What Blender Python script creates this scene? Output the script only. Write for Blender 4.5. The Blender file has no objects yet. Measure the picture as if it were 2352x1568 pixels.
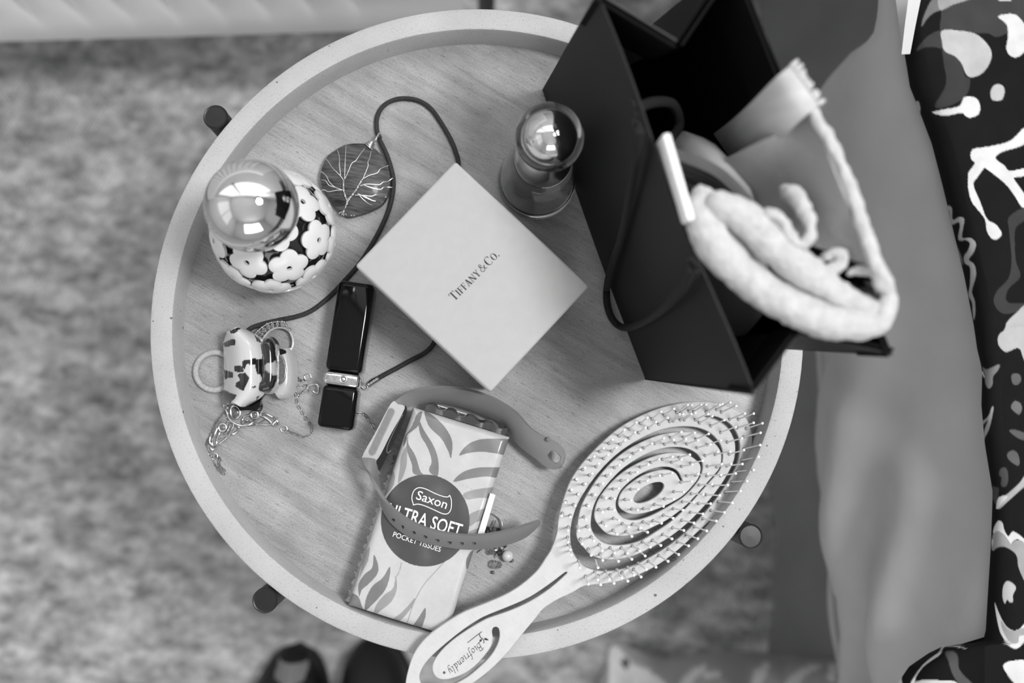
import bpy, bmesh, math, random
import numpy as np
from mathutils import Vector, Matrix
random.seed(7)
SC = bpy.context.scene
COL = SC.collection

# ------------------------------------------------------------------ camera
T = 0.42            # height of the tray floor above the carpet
HC = 0.505          # camera height above the tray floor
FPX = 35.0 / 36.0 * 2352
UP = Vector((91, 176, FPX)).normalized()          # world up, seen in camera axes
AX = (Vector((1, 0, 0)) - UP * UP.x).normalized()
AY = UP.cross(AX)
ROT = Matrix((AX, AY, UP))                        # camera -> world
CAMLOC = Vector((0, 0, T + HC))
cam_d = bpy.data.cameras.new('camera')
cam = bpy.data.objects.new('camera', cam_d)
COL.objects.link(cam)
cam.matrix_world = Matrix.Translation(CAMLOC) @ ROT.to_4x4()
cam_d.lens = 35
cam_d.sensor_width = 36
cam_d.clip_start = 0.01
cam_d.dof.use_dof = True
cam_d.dof.focus_distance = 0.485
cam_d.dof.aperture_fstop = 4.2
SC.camera = cam

# ------------------------------------------------------------------ light, world, exposure
SC.view_settings.view_transform = 'Standard'
SC.view_settings.look = 'None'
SC.view_settings.gamma = 1
SC.view_settings.use_curve_mapping = False
SC.view_settings.exposure = -0.12
wd = bpy.data.worlds.new('world')
SC.world = wd
wd.use_nodes = True
wd.node_tree.nodes['Background'].inputs[0].default_value = (1, 1, 1, 1)
wd.node_tree.nodes['Background'].inputs[1].default_value = 0.1


def area(name, loc, target, size, power, size_y=None, spread=180):
    d = bpy.data.lights.new(name, 'AREA')
    d.energy = power
    d.shape = 'RECTANGLE' if size_y else 'DISK'
    d.size = size
    if size_y:
        d.size_y = size_y
    d.spread = math.radians(spread)
    o = bpy.data.objects.new(name, d)
    COL.objects.link(o)
    o.location = loc
    o.rotation_euler = (Vector(target) - Vector(loc)).to_track_quat('-Z', 'Y').to_euler()
    return o


SKY_BACK, SKY_LEFT, FILL_FRONT = 0.9, 0.25, 2.9        # daylight in the back and left windows; the front one is added fill
area('lamp_light', (0.62, 0.11, T + 1.34), (0, 0.04, T), 0.34, 19.0)

# ------------------------------------------------------------------ projection helpers


def ray(px, py):
    return ROT @ Vector((px - 1176, 784 - py, -FPX))


def W(px, py, z=0.0):
    d = ray(px, py)
    t = (z - HC) / d.z
    return Vector((d.x * t, d.y * t, z + T))


def RP(px, py, p0, n):
    d = ray(px, py)
    t = (p0 - CAMLOC).dot(n) / d.dot(n)
    return CAMLOC + d * t


def lin(s):
    s /= 255.0
    return s / 12.92 if s <= 0.04045 else ((s + 0.055) / 1.055) ** 2.4


def lerp(a, b, t):
    return a + (b - a) * t


def interp(x, xs, ys):
    return float(np.interp(x, xs, ys))


def cr(pts, n=8, closed=False):
    """Catmull-Rom through tuples or vectors"""
    P = [tuple(p) for p in pts]
    out = []
    N = len(P)
    rng = N if closed else N - 1
    for i in range(rng):
        if closed:
            p0, p1, p2, p3 = P[(i - 1) % N], P[i], P[(i + 1) % N], P[(i + 2) % N]
        else:
            p0, p1, p2, p3 = P[max(i - 1, 0)], P[i], P[i + 1], P[min(i + 2, N - 1)]
        for k in range(n):
            t = k / n
            out.append(tuple(0.5 * (2 * b + (c - a) * t + (2 * a - 5 * b + 4 * c - d) * t * t + (3 * b - a - 3 * c + d) * t ** 3)
                             for a, b, c, d in zip(p0, p1, p2, p3)))
    if not closed:
        out.append(P[-1])
    return out


def resample(pts, step):
    pts = [Vector(p) for p in pts]
    out = [pts[0]]
    need = step
    for a, b in zip(pts, pts[1:]):
        L = (b - a).length
        pos = 0
        while L - pos >= need and L > 0:
            pos += need
            out.append(a.lerp(b, pos / L))
            need = step
        need -= (L - pos)
    return out


def inpoly(X, Y, poly):
    X = np.asarray(X); Y = np.asarray(Y)
    r = np.zeros(X.shape, bool)
    n = len(poly)
    for i in range(n):
        x1, y1 = poly[i][:2]; x2, y2 = poly[(i + 1) % n][:2]
        if y1 == y2:
            continue
        c = ((y1 > Y) != (y2 > Y)) & (X < (x2 - x1) * (Y - y1) / (y2 - y1) + x1)
        r ^= c
    return r

# ------------------------------------------------------------------ materials


MATS = {}


def mat(name, s, rough=0.5, metal=0.0, var=0.0, vscale=60, vstretch=(1, 1, 1), bump=0.0, bscale=400,
        bstretch=(1, 1, 1), trans=0.0, ior=1.45, coat=0.0, spec=0.5, sheen=0.0, rot=0.0, sss=0.0, attr=None, detail=3.0):
    if name in MATS:
        return MATS[name]
    m = bpy.data.materials.new(name)
    m.use_nodes = True
    nt = m.node_tree
    b = nt.nodes['Principled BSDF']
    g = lin(s)
    b.inputs['Base Color'].default_value = (g, g, g, 1)
    b.inputs['Roughness'].default_value = rough
    b.inputs['Metallic'].default_value = metal
    b.inputs['IOR'].default_value = ior
    b.inputs['Transmission Weight'].default_value = trans
    b.inputs['Coat Weight'].default_value = coat
    b.inputs['Coat Roughness'].default_value = 0.08
    b.inputs['Specular IOR Level'].default_value = spec
    b.inputs['Sheen Weight'].default_value = sheen
    if sss:
        b.inputs['Subsurface Weight'].default_value = sss
        b.inputs['Subsurface Radius'].default_value = (0.002, 0.002, 0.002)
    L = nt.links
    tc = nt.nodes.new('ShaderNodeTexCoord')

    def mapped(st):
        mp = nt.nodes.new('ShaderNodeMapping')
        mp.inputs['Scale'].default_value = st
        rt = nt.nodes.new('ShaderNodeMapping')
        rt.inputs['Rotation'].default_value = (0, 0, rot)
        L.new(tc.outputs['Object'], rt.inputs[0])
        L.new(rt.outputs[0], mp.inputs[0])
        return mp
    col = None
    if attr:
        a = nt.nodes.new('ShaderNodeAttribute')
        a.attribute_name = attr
        col = a.outputs['Color']
    if var:
        mp = mapped(vstretch)
        n = nt.nodes.new('ShaderNodeTexNoise')
        n.inputs['Scale'].default_value = vscale
        n.inputs['Detail'].default_value = detail
        L.new(mp.outputs[0], n.inputs[0])
        r = nt.nodes.new('ShaderNodeMapRange')
        r.inputs['From Min'].default_value = 0.3
        r.inputs['From Max'].default_value = 0.7
        r.inputs['To Min'].default_value = 1 - var
        r.inputs['To Max'].default_value = 1 + var
        L.new(n.outputs[0], r.inputs[0])
        mul = nt.nodes.new('ShaderNodeMix')
        mul.data_type = 'RGBA'
        mul.blend_type = 'MULTIPLY'
        mul.inputs[0].default_value = 1
        if col:
            L.new(col, mul.inputs[6])
        else:
            mul.inputs[6].default_value = (g, g, g, 1)
        L.new(r.outputs[0], mul.inputs[7])
        col = mul.outputs[2]
    if col:
        L.new(col, b.inputs['Base Color'])
    if bump:
        mp = mapped(bstretch)
        n = nt.nodes.new('ShaderNodeTexNoise')
        n.inputs['Scale'].default_value = bscale
        n.inputs['Detail'].default_value = 3
        L.new(mp.outputs[0], n.inputs[0])
        bp = nt.nodes.new('ShaderNodeBump')
        bp.inputs['Strength'].default_value = bump
        bp.inputs['Distance'].default_value = 0.001
        L.new(n.outputs[0], bp.inputs['Height'])
        L.new(bp.outputs[0], b.inputs['Normal'])
    m['tag'] = name
    MATS[name] = m
    return m


def nodes_of(m):
    return m.node_tree.nodes, m.node_tree.links, m.node_tree.nodes['Principled BSDF']


def new_noise(N, L, src, scale, detail=3, rough=0.5, dist=0.0):
    n = N.new('ShaderNodeTexNoise')
    n.inputs['Scale'].default_value = scale
    n.inputs['Detail'].default_value = detail
    n.inputs['Roughness'].default_value = rough
    n.inputs['Distortion'].default_value = dist
    L.new(src, n.inputs[0])
    return n.outputs[0]


def ramp(N, L, src, stops):
    r = N.new('ShaderNodeValToRGB')
    el = r.color_ramp.elements
    while len(el) < len(stops):
        el.new(0.5)
    for e, (p, s) in zip(el, stops):
        e.position = p
        e.color = (s, s, s, 1)
    L.new(src, r.inputs[0])
    return r.outputs[0]


def mixc(N, L, a, b, fac, mode='MULTIPLY'):
    m = N.new('ShaderNodeMix')
    m.data_type = 'RGBA'
    m.blend_type = mode
    for v, i in ((fac, 0), (a, 6), (b, 7)):
        if hasattr(v, 'is_linked'):
            L.new(v, m.inputs[i])
        elif i == 0:
            m.inputs[0].default_value = v
        else:
            m.inputs[i].default_value = (v, v, v, 1)
    return m.outputs[2]

# ------------------------------------------------------------------ mesh builder


class MB:
    def __init__(s):
        s.v = []
        s.f = []

    def add(s, vs, fs):
        o = len(s.v)
        s.v += [Vector(v) for v in vs]
        s.f += [tuple(i + o for i in f) for f in fs]
        return s

    def box(s, c, size, R=None):
        hx, hy, hz = [q / 2 for q in size]
        vs = [Vector((x, y, z)) for z in (-hz, hz) for y in (-hy, hy) for x in (-hx, hx)]
        if R is not None:
            vs = [R @ v for v in vs]
        c = Vector(c)
        return s.add([v + c for v in vs], [(0, 2, 3, 1), (4, 5, 7, 6), (0, 1, 5, 4), (2, 6, 7, 3), (0, 4, 6, 2), (1, 3, 7, 5)])

    def hexa(s, bot, top):
        n = len(bot)
        return s.add(list(bot) + list(top), [tuple(reversed(range(n))), tuple(range(n, 2 * n))] +
                     [(i, (i + 1) % n, (i + 1) % n + n, i + n) for i in range(n)])

    def rbox(s, c, size, r, R=None, seg=3):
        """box with rounded vertical and top/bottom edges (superellipse layers)"""
        hx, hy, hz = [q / 2 for q in size]
        r = min(r, hx, hy, hz)
        ring = []
        for q, (sx, sy) in enumerate(((1, 1), (-1, 1), (-1, -1), (1, -1))):
            for k in range(seg + 1):
                a = math.pi / 2 * (q + k / seg)
                ring.append((sx * (hx - r), sy * (hy - r), math.cos(a), math.sin(a)))
        layers = []
        for k in range(seg + 1):
            a = -math.pi / 2 + math.pi / 2 * k / seg
            layers.append((r * math.cos(a), -hz + r + r * math.sin(a)))
        for k in range(seg + 1):
            a = math.pi / 2 * k / seg
            layers.append((r * math.cos(a), hz - r + r * math.sin(a)))
        vs = []
        n = len(ring)
        for (rr, z) in layers:
            for (x, y, cx, cy) in ring:
                vs.append(Vector((x + rr * cx, y + rr * cy, z)))
        fs = [(l * n + i, l * n + (i + 1) % n, (l + 1) * n + (i + 1) % n, (l + 1) * n + i) for l in range(len(layers) - 1) for i in range(n)]
        fs += [tuple(reversed(range(n))), tuple(range((len(layers) - 1) * n, len(layers) * n))]
        c = Vector(c)
        if R is not None:
            vs = [R @ v for v in vs]
        return s.add([v + c for v in vs], fs)

    def tube(s, path, r, seg=8, closed=False, caps=True):
        P = [Vector(p) for p in path]
        n = len(P)
        rr = r if hasattr(r, '__len__') else [r] * n
        tang = []
        for i in range(n):
            a = P[(i - 1) % n] if (closed or i > 0) else P[i]
            b = P[(i + 1) % n] if (closed or i < n - 1) else P[i]
            t = (b - a)
            tang.append(t.normalized() if t.length > 1e-9 else (tang[-1] if tang else Vector((1, 0, 0))))
        nrm = tang[0].orthogonal().normalized()
        if abs(tang[0].z) < 0.9:
            nrm = tang[0].cross(Vector((0, 0, 1))).normalized()
        vs = []
        for i in range(n):
            nrm = (nrm - tang[i] * nrm.dot(tang[i])).normalized()
            bi = tang[i].cross(nrm)
            for k in range(seg):
                a = 2 * math.pi * k / seg
                vs.append(P[i] + (nrm * math.cos(a) + bi * math.sin(a)) * rr[i])
        fs = []
        for i in range(n if closed else n - 1):
            j = (i + 1) % n
            for k in range(seg):
                fs.append((i * seg + k, i * seg + (k + 1) % seg, j * seg + (k + 1) % seg, j * seg + k))
        if caps and not closed:
            fs.append(tuple(reversed(range(seg))))
            fs.append(tuple(range((n - 1) * seg, n * seg)))
        return s.add(vs, fs)

    def lathe(s, prof, c=(0, 0, 0), seg=48, R=None, closed=False):
        c = Vector(c)
        vs = []
        for (r, z) in prof:
            for k in range(seg):
                a = 2 * math.pi * k / seg
                v = Vector((r * math.cos(a), r * math.sin(a), z))
                vs.append((R @ v if R is not None else v) + c)
        m = len(prof)
        fs = []
        for i in range(m if closed else m - 1):
            j = (i + 1) % m
            for k in range(seg):
                fs.append((i * seg + k, i * seg + (k + 1) % seg, j * seg + (k + 1) % seg, j * seg + k))
        if not closed:
            if prof[0][0] > 1e-9:
                fs.append(tuple(reversed(range(seg))))
            if prof[-1][0] > 1e-9:
                fs.append(tuple(range((m - 1) * seg, m * seg)))
        return s.add(vs, fs)

    def sphere(s, c, r, u=16, v=10, R=None, sc=(1, 1, 1)):
        prof = [(r * math.sin(math.pi * i / v) if 0 < i < v else 0.0, -r * math.cos(math.pi * i / v)) for i in range(v + 1)]
        o = len(s.v)
        s.lathe(prof, (0, 0, 0), u)
        c = Vector(c)
        for i in range(o, len(s.v)):
            q = Vector((s.v[i].x * sc[0], s.v[i].y * sc[1], s.v[i].z * sc[2]))
            s.v[i] = (R @ q if R is not None else q) + c
        return s

    def torus(s, c, R, r, n=Vector((0, 0, 1)), seg=28, rs=8, ell=1.0, xdir=None):
        n = Vector(n).normalized()
        x = Vector(xdir) if xdir is not None else n.orthogonal()
        x = (x - n * x.dot(n)).normalized()
        y = n.cross(x)
        c = Vector(c)
        return s.tube([c + x * R * math.cos(2 * math.pi * k / seg) + y * R * ell * math.sin(2 * math.pi * k / seg) for k in range(seg)], r, rs, closed=True)

    def grid(s, pts, wrap=False):
        """pts[i][j] -> quads"""
        n = len(pts); m = len(pts[0])
        vs = [p for row in pts for p in row]
        fs = []
        for i in range(n - 1):
            for j in range(m if wrap else m - 1):
                k = (j + 1) % m
                fs.append((i * m + j, i * m + k, (i + 1) * m + k, (i + 1) * m + j))
        return s.add(vs, fs)

    def shell(s, th):
        """give the (open) surface in this builder a thickness, th along -normal"""
        n = len(s.v)
        nr = [Vector((0, 0, 0)) for _ in range(n)]
        cnt = {}
        for f in s.f:
            a, b, c = s.v[f[0]], s.v[f[1]], s.v[f[2]]
            q = (b - a).cross(c - a)
            if len(f) == 4:
                q = (s.v[f[2]] - s.v[f[0]]).cross(s.v[f[3]] - s.v[f[1]])
            for i in f:
                nr[i] += q
            for i, j in zip(f, f[1:] + f[:1]):
                cnt[(i, j)] = 1
        low = [v - (q.normalized() if q.length > 0 else Vector((0, 0, 1))) * th for v, q in zip(s.v, nr)]
        f0 = list(s.f)
        s.v += low
        s.f += [tuple(i + n for i in reversed(f)) for f in f0]
        for (i, j) in cnt:
            if (j, i) not in cnt:
                s.f.append((j, i, i + n, j + n))
        return s

    def poly(s, pts):
        """ngon"""
        return s.add(pts, [tuple(range(len(pts)))])


WL = {}


def wloc(o):
    return WL.get(o.name, Vector((0, 0, 0)))


def tag(o, label=None, cat=None, group=None, kind=None):
    if label: o['label'] = label
    if cat: o['category'] = cat
    if group: o['group'] = group
    if kind: o['kind'] = kind
    return o


def thing(name, label, cat, loc, group=None):
    o = bpy.data.objects.new(name, None)
    COL.objects.link(o)
    o.empty_display_size = 0.01
    o.location = loc
    WL[o.name] = Vector(loc)
    return tag(o, label, cat, group)


def build(name, mb, m, parent=None, smooth=True, sharp=40, base=None):
    me = bpy.data.meshes.new(name)
    if parent is not None:
        org = wloc(parent)
    elif base is not None:
        org = Vector(base)
    else:
        a = np.array([tuple(v) for v in mb.v])
        org = Vector(((a[:, 0].min() + a[:, 0].max()) / 2, (a[:, 1].min() + a[:, 1].max()) / 2, a[:, 2].min()))
    me.from_pydata([tuple(v - org) for v in mb.v], [], mb.f)
    me.update()
    o = bpy.data.objects.new(name, me)
    COL.objects.link(o)
    if parent is not None:
        o.parent = parent
        WL[o.name] = org
    else:
        o.location = org
        WL[o.name] = org
    if m is not None:
        me.materials.append(m)
    if smooth:
        me.polygons.foreach_set('use_smooth', [True] * len(me.polygons))
        me.set_sharp_from_angle(angle=math.radians(sharp))
    return o


def fixn(o):
    bm = bmesh.new()
    bm.from_mesh(o.data)
    bmesh.ops.recalc_face_normals(bm, faces=bm.faces)
    bm.to_mesh(o.data)
    bm.free()
    return o


def inst(name, me, parent, loc, R=None):
    """another object on shared mesh data; loc in world axes"""
    o = bpy.data.objects.new(name, me)
    COL.objects.link(o)
    M = Matrix.Translation(Vector(loc) - (wloc(parent) if parent else Vector((0, 0, 0))))
    if R is not None:
        M = M @ R.to_4x4()
    if parent:
        o.parent = parent
    o.matrix_local = M
    return o


def mesh_of(mb, name, m, sharp=40):
    me = bpy.data.meshes.new(name)
    me.from_pydata([tuple(v) for v in mb.v], [], mb.f)
    me.materials.append(m)
    me.polygons.foreach_set('use_smooth', [True] * len(me.polygons))
    me.set_sharp_from_angle(angle=math.radians(sharp))
    return me


def set_attr(o, name, vals):
    """per-vertex grey print colour (linear)"""
    a = o.data.attributes.new(name, 'FLOAT_COLOR', 'POINT')
    buf = np.ones((len(vals), 4), np.float32)
    buf[:, 0] = buf[:, 1] = buf[:, 2] = vals
    a.data.foreach_set('color', buf.ravel())


def plate(splines, depth, bevel=0.0, res=2):
    """2D outline with holes -> (verts, faces), extruded symmetric about z=0"""
    c = bpy.data.curves.new('outline', 'CURVE')
    c.dimensions = '2D'
    c.fill_mode = 'BOTH'
    c.extrude = depth / 2 - bevel
    c.bevel_depth = bevel
    c.bevel_resolution = res
    c.offset = -bevel
    for sp in splines:
        q = c.splines.new('POLY')
        q.points.add(len(sp) - 1)
        for p, v in zip(q.points, sp):
            p.co = (v[0], v[1], 0, 1)
        q.use_cyclic_u = True
    return curve_mesh(c)


def curve_mesh(c):
    o = bpy.data.objects.new('outline', c)
    COL.objects.link(o)
    dg = bpy.context.evaluated_depsgraph_get()
    dg.update()
    me = bpy.data.meshes.new_from_object(o.evaluated_get(dg))
    vs = [v.co.copy() for v in me.vertices]
    fs = [tuple(p.vertices) for p in me.polygons]
    bpy.data.objects.remove(o)
    bpy.data.curves.remove(c)
    bpy.data.meshes.remove(me)
    return vs, fs


def text_mesh(s, size=1.0, sx=1.0, shear=0.0, spacing=1.0, bold=0.0):
    c = bpy.data.curves.new('lettering', 'FONT')
    c.body = s
    c.size = size
    c.shear = shear
    c.space_character = spacing
    c.offset = bold
    c.resolution_u = 3
    c.extrude = 0.0
    vs, fs = curve_mesh(c)
    return [Vector((v.x * sx, v.y, 0)) for v in vs], fs


def place2d(mb, vs, fs, o, ex, ey):
    mb.add([o + ex * v.x + ey * v.y for v in vs], fs)

# ================================================================== SETTING


# carpet
m_carpet = mat('carpet_weave', 120, rough=0.95, spec=0.1)
N, L, B = nodes_of(m_carpet)
tc = N.new('ShaderNodeTexCoord')
mp = N.new('ShaderNodeMapping'); mp.inputs['Rotation'].default_value = (0, 0, 0.35); mp.inputs['Scale'].default_value = (1, 1.6, 1)
L.new(tc.outputs['Object'], mp.inputs[0])
big = ramp(N, L, new_noise(N, L, mp.outputs[0], 22, 3, 0.55), [(0.3, 0.72), (0.72, 1.3)])
mid = ramp(N, L, new_noise(N, L, mp.outputs[0], 62, 3, 0.6), [(0.32, 0.52), (0.68, 1.38)])
wv = N.new('ShaderNodeTexWave'); wv.inputs['Scale'].default_value = 95; wv.inputs['Distortion'].default_value = 2.5
wv.inputs['Detail'].default_value = 1; wv.inputs['Detail Scale'].default_value = 3
L.new(mp.outputs[0], wv.inputs[0])
wr = ramp(N, L, wv.outputs[1], [(0.1, 0.8), (0.9, 1.18)])
c = mixc(N, L, lin(195), big, 1.0)
c = mixc(N, L, c, mid, 1.0)
c = mixc(N, L, c, wr, 1.0)
L.new(c, B.inputs['Base Color'])
bp = N.new('ShaderNodeBump'); bp.inputs['Strength'].default_value = 0.6; bp.inputs['Distance'].default_value = 0.004
L.new(wv.outputs[1], bp.inputs['Height']); L.new(bp.outputs[0], B.inputs['Normal'])
fl = build('floor', MB().box((0.3, -0.9, -0.02), (3.6, 2.8, 0.04)), m_carpet, smooth=False)
tag(fl, 'pale mottled woven carpet under the round table', kind='structure')

m_wall = mat('white_wall_paint', 215, rough=0.8, var=0.03, vscale=8, bump=0.05, bscale=300)
YW = 0.44
WX0, WX1, WZ0, WZ1 = -1.40, 0.60, 0.80, 2.30
wb = MB()
for (xa, xb, za, zb) in ((-1.5, WX0, 0, 2.4), (WX1, 2.1, 0, 2.4), (WX0, WX1, 0, WZ0), (WX0, WX1, WZ1, 2.4)):
    wb.box(((xa + xb) / 2, YW + 0.05, (za + zb) / 2), (xb - xa, 0.1, zb - za))
wl = build('wall_back', wb, m_wall, smooth=False)


def sky_pane(name, power):
    m = bpy.data.materials.new(name)
    m.use_nodes = True
    b_ = m.node_tree.nodes['Principled BSDF']
    b_.inputs['Base Color'].default_value = (0.8, 0.8, 0.8, 1)
    b_.inputs['Emission Color'].default_value = (1, 1, 1, 1)
    b_.inputs['Emission Strength'].default_value = power
    return m


m_sky = sky_pane('bright_sky_pane', SKY_BACK)
m_sky2 = sky_pane('bright_sky_pane_left', SKY_LEFT)
m_fr = mat('window_frame_paint', 220, rough=0.4, var=0.02, vscale=20)
wf = MB()
for xx in (WX0 + 0.03, (WX0 + WX1) / 2, WX1 - 0.03):
    wf.box((xx, YW + 0.05, (WZ0 + WZ1) / 2), (0.06, 0.07, WZ1 - WZ0))
for zz in (WZ0 + 0.03, WZ1 - 0.03):
    wf.box(((WX0 + WX1) / 2, YW + 0.05, zz), (WX1 - WX0, 0.07, 0.06))
win = tag(build('window_1', wf, m_fr, smooth=False), 'white framed window above the radiator', kind='structure')
for xa, xb in ((WX0 + 0.06, (WX0 + WX1) / 2 - 0.03), ((WX0 + WX1) / 2 + 0.03, WX1 - 0.06)):
    build('pane', MB().box(((xa + xb) / 2, YW + 0.06, (WZ0 + WZ1) / 2), (xb - xa, 0.01, WZ1 - WZ0 - 0.12)), m_sky, win, smooth=False)
tag(wl, 'white painted wall behind the radiator', kind='structure')
VY0, VY1, VZ0, VZ1 = -1.30, 0.20, 0.85, 2.15
wb = MB()
for (ya, yb, za, zb) in ((-2.3, VY0, 0, 2.4), (VY1, YW, 0, 2.4), (VY0, VY1, 0, VZ0), (VY0, VY1, VZ1, 2.4)):
    wb.box((-1.55, (ya + yb) / 2, (za + zb) / 2), (0.1, yb - ya, zb - za))
wl2 = build('wall_left', wb, m_wall, smooth=False)
wf = MB()
for yy in (VY0 + 0.03, (VY0 + VY1) / 2, VY1 - 0.03):
    wf.box((-1.55, yy, (VZ0 + VZ1) / 2), (0.07, 0.06, VZ1 - VZ0))
for zz in (VZ0 + 0.03, VZ1 - 0.03):
    wf.box((-1.55, (VY0 + VY1) / 2, zz), (0.07, VY1 - VY0, 0.06))
win = tag(build('window_2', wf, m_fr, smooth=False), 'white framed window in the left wall', kind='structure')
for ya, yb in ((VY0 + 0.06, (VY0 + VY1) / 2 - 0.03), ((VY0 + VY1) / 2 + 0.03, VY1 - 0.06)):
    build('pane', MB().box((-1.56, (ya + yb) / 2, (VZ0 + VZ1) / 2), (0.01, yb - ya, VZ1 - VZ0 - 0.12)), m_sky2, win, smooth=False)
wr_ = tag(build('wall_right', MB().box((2.15, -0.9, 1.2), (0.1, 2.8, 2.4)), m_wall, smooth=False), 'white painted wall beyond the bed', kind='structure')
UX0, UX1, UZ0, UZ1 = -0.60, 1.20, 0.85, 2.15
wb = MB()
for (xa, xb, za, zb) in ((-1.5, UX0, 0, 2.4), (UX1, 2.1, 0, 2.4), (UX0, UX1, 0, UZ0), (UX0, UX1, UZ1, 2.4)):
    wb.box(((xa + xb) / 2, -2.35, (za + zb) / 2), (xb - xa, 0.1, zb - za))
tag(build('wall_front', wb, m_wall, smooth=False), 'white painted wall opposite the radiator', kind='structure')
wf = MB()
for xx in (UX0 + 0.03, (UX0 + UX1) / 2, UX1 - 0.03):
    wf.box((xx, -2.35, (UZ0 + UZ1) / 2), (0.06, 0.07, UZ1 - UZ0))
for zz in (UZ0 + 0.03, UZ1 - 0.03):
    wf.box(((UX0 + UX1) / 2, -2.35, zz), (UX1 - UX0, 0.07, 0.06))
win = tag(build('front_fill_window', wf, m_fr, smooth=False), 'added fill light shaped as a white framed window opposite the radiator', kind='structure')  # added window whose glowing panes brighten the radiator front
m_fill_pane = sky_pane('front_fill_pane', FILL_FRONT)
for xa, xb in ((UX0 + 0.06, (UX0 + UX1) / 2 - 0.03), ((UX0 + UX1) / 2 + 0.03, UX1 - 0.06)):
    build('pane', MB().box(((xa + xb) / 2, -2.36, (UZ0 + UZ1) / 2), (xb - xa, 0.01, UZ1 - UZ0 - 0.12)), m_fill_pane, win, smooth=False)
tag(wl2, 'white painted wall left of the table', kind='structure')
ce = build('ceiling', MB().box((0.3, -0.9, 2.45), (3.6, 2.8, 0.1)), mat('ceiling_paint', 238, rough=0.9, var=0.02, vscale=5), smooth=False)
tag(ce, 'white ceiling', kind='structure')
bb = build('baseboard_back', MB().box((0.3, YW - 0.008, 0.05), (3.6, 0.016, 0.1)).box((0.3, YW - 0.005, 0.106), (3.6, 0.01, 0.012)), mat('trim_paint', 220, rough=0.4, var=0.02, vscale=20), smooth=False)
tag(bb, 'white skirting board along the back wall', kind='structure')

# ================================================================== RADIATOR
ZR = -0.27
m_rad = mat('radiator_enamel', 246, rough=0.35, var=0.015, vscale=10)
pl_, pr_ = W(0, 103, ZR), W(1065, 72, ZR)
yr = lambda x: pl_.y + (x - pl_.x) * (pr_.y - pl_.y) / (pr_.x - pl_.x)
xr1 = pr_.x
xr0 = xr1 - 0.95
rad = thing('radiator', 'white wall radiator with upright pressed grooves above the carpet', 'radiator', ((xr0 + xr1) / 2, yr(-0.4), T + ZR))
# front panel: a sheet with real upright grooves
pitch = 0.0335
xs = []
k = 0
gx0 = xr0 + 0.03
prof = [(-0.5, 0), (-0.2, 0), (-0.1, 0.6), (-0.04, 1), (0.04, 1), (0.1, 0.6), (0.2, 0), (0.5, 0)]
off = W(52, 22, -0.20).x
n0 = math.floor((xr0 + 0.03 - off) / pitch) + 1
cols = [(xr0, 0)]
x = off + n0 * pitch
while x < xr1 - 0.05:
    for u, d in prof[1:-1]:
        cols.append((x + u * pitch, d))
    x += pitch
cols.append((xr1, 0))
rows = [(0.0, 0.010, 0), (0.004, 0.003, 0), (0.01, 0, 0), (0.045, 0, 0), (0.058, 0, 0.4), (0.07, 0, 0.85), (0.085, 0, 1), (0.34, 0, 1), (0.36, 0, 0.4), (0.375, 0, 0), (0.40, 0, 0), (0.408, 0.003, 0), (0.412, 0.01, 0)]
pts = [[Vector((x, yr(x) + by + d * g * 0.0065, T + ZR + h)) for (x, d) in cols] for (h, by, g) in rows]
fixn(build('front_panel', MB().grid(pts).shell(-0.0015), m_rad, rad, sharp=60))
R_ = Matrix.Rotation(math.atan2(pr_.y - pl_.y, pr_.x - pl_.x), 3, 'Z')
cx = (xr0 + xr1) / 2
build('end_panel', MB().rbox((xr1 - 0.004, yr(xr1) + 0.045, T + ZR + 0.206), (0.008, 0.07, 0.40), 0.003), m_rad, rad)
build('end_panel', MB().rbox((xr0 + 0.004, yr(xr0) + 0.045, T + ZR + 0.206), (0.008, 0.07, 0.40), 0.003), m_rad, rad)
build('back_panel', MB().rbox((cx, yr(cx) + 0.085, T + ZR + 0.206), (xr1 - xr0 - 0.01, 0.012, 0.40), 0.004, R_), m_rad, rad)
gr = MB()
for i in range(24):
    x = xr0 + 0.03 + i * (xr1 - xr0 - 0.06) / 23
    gr.box((x, yr(x) + 0.046, T + ZR + 0.408), (0.012, 0.062, 0.006), R_)
gr.box((cx, yr(cx) + 0.015, T + ZR + 0.408), (xr1 - xr0 - 0.02, 0.006, 0.006), R_)
build('top_grille', gr, m_rad, rad, smooth=False)
m_pipe = mat('dark_pipe', 42, rough=0.4, metal=0.3, var=0.1, vscale=50)
pv = W(1118, 2, -0.30)
build('pipe', MB().tube([(pv.x, pv.y + 0.01, 0.001), (pv.x, pv.y + 0.01, T + ZR + 0.03), (pv.x - 0.01, pv.y + 0.01, T + ZR + 0.05), (xr1 - 0.004, yr(xr1) + 0.05, T + ZR + 0.05)], 0.0075, 12), m_pipe, rad)
build('valve', MB().lathe([(0.011, 0), (0.0135, 0.004), (0.0135, 0.03), (0.010, 0.038), (0.0, 0.04)], (pv.x, pv.y + 0.01, T + ZR + 0.025), 20), m_pipe, rad)

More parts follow.
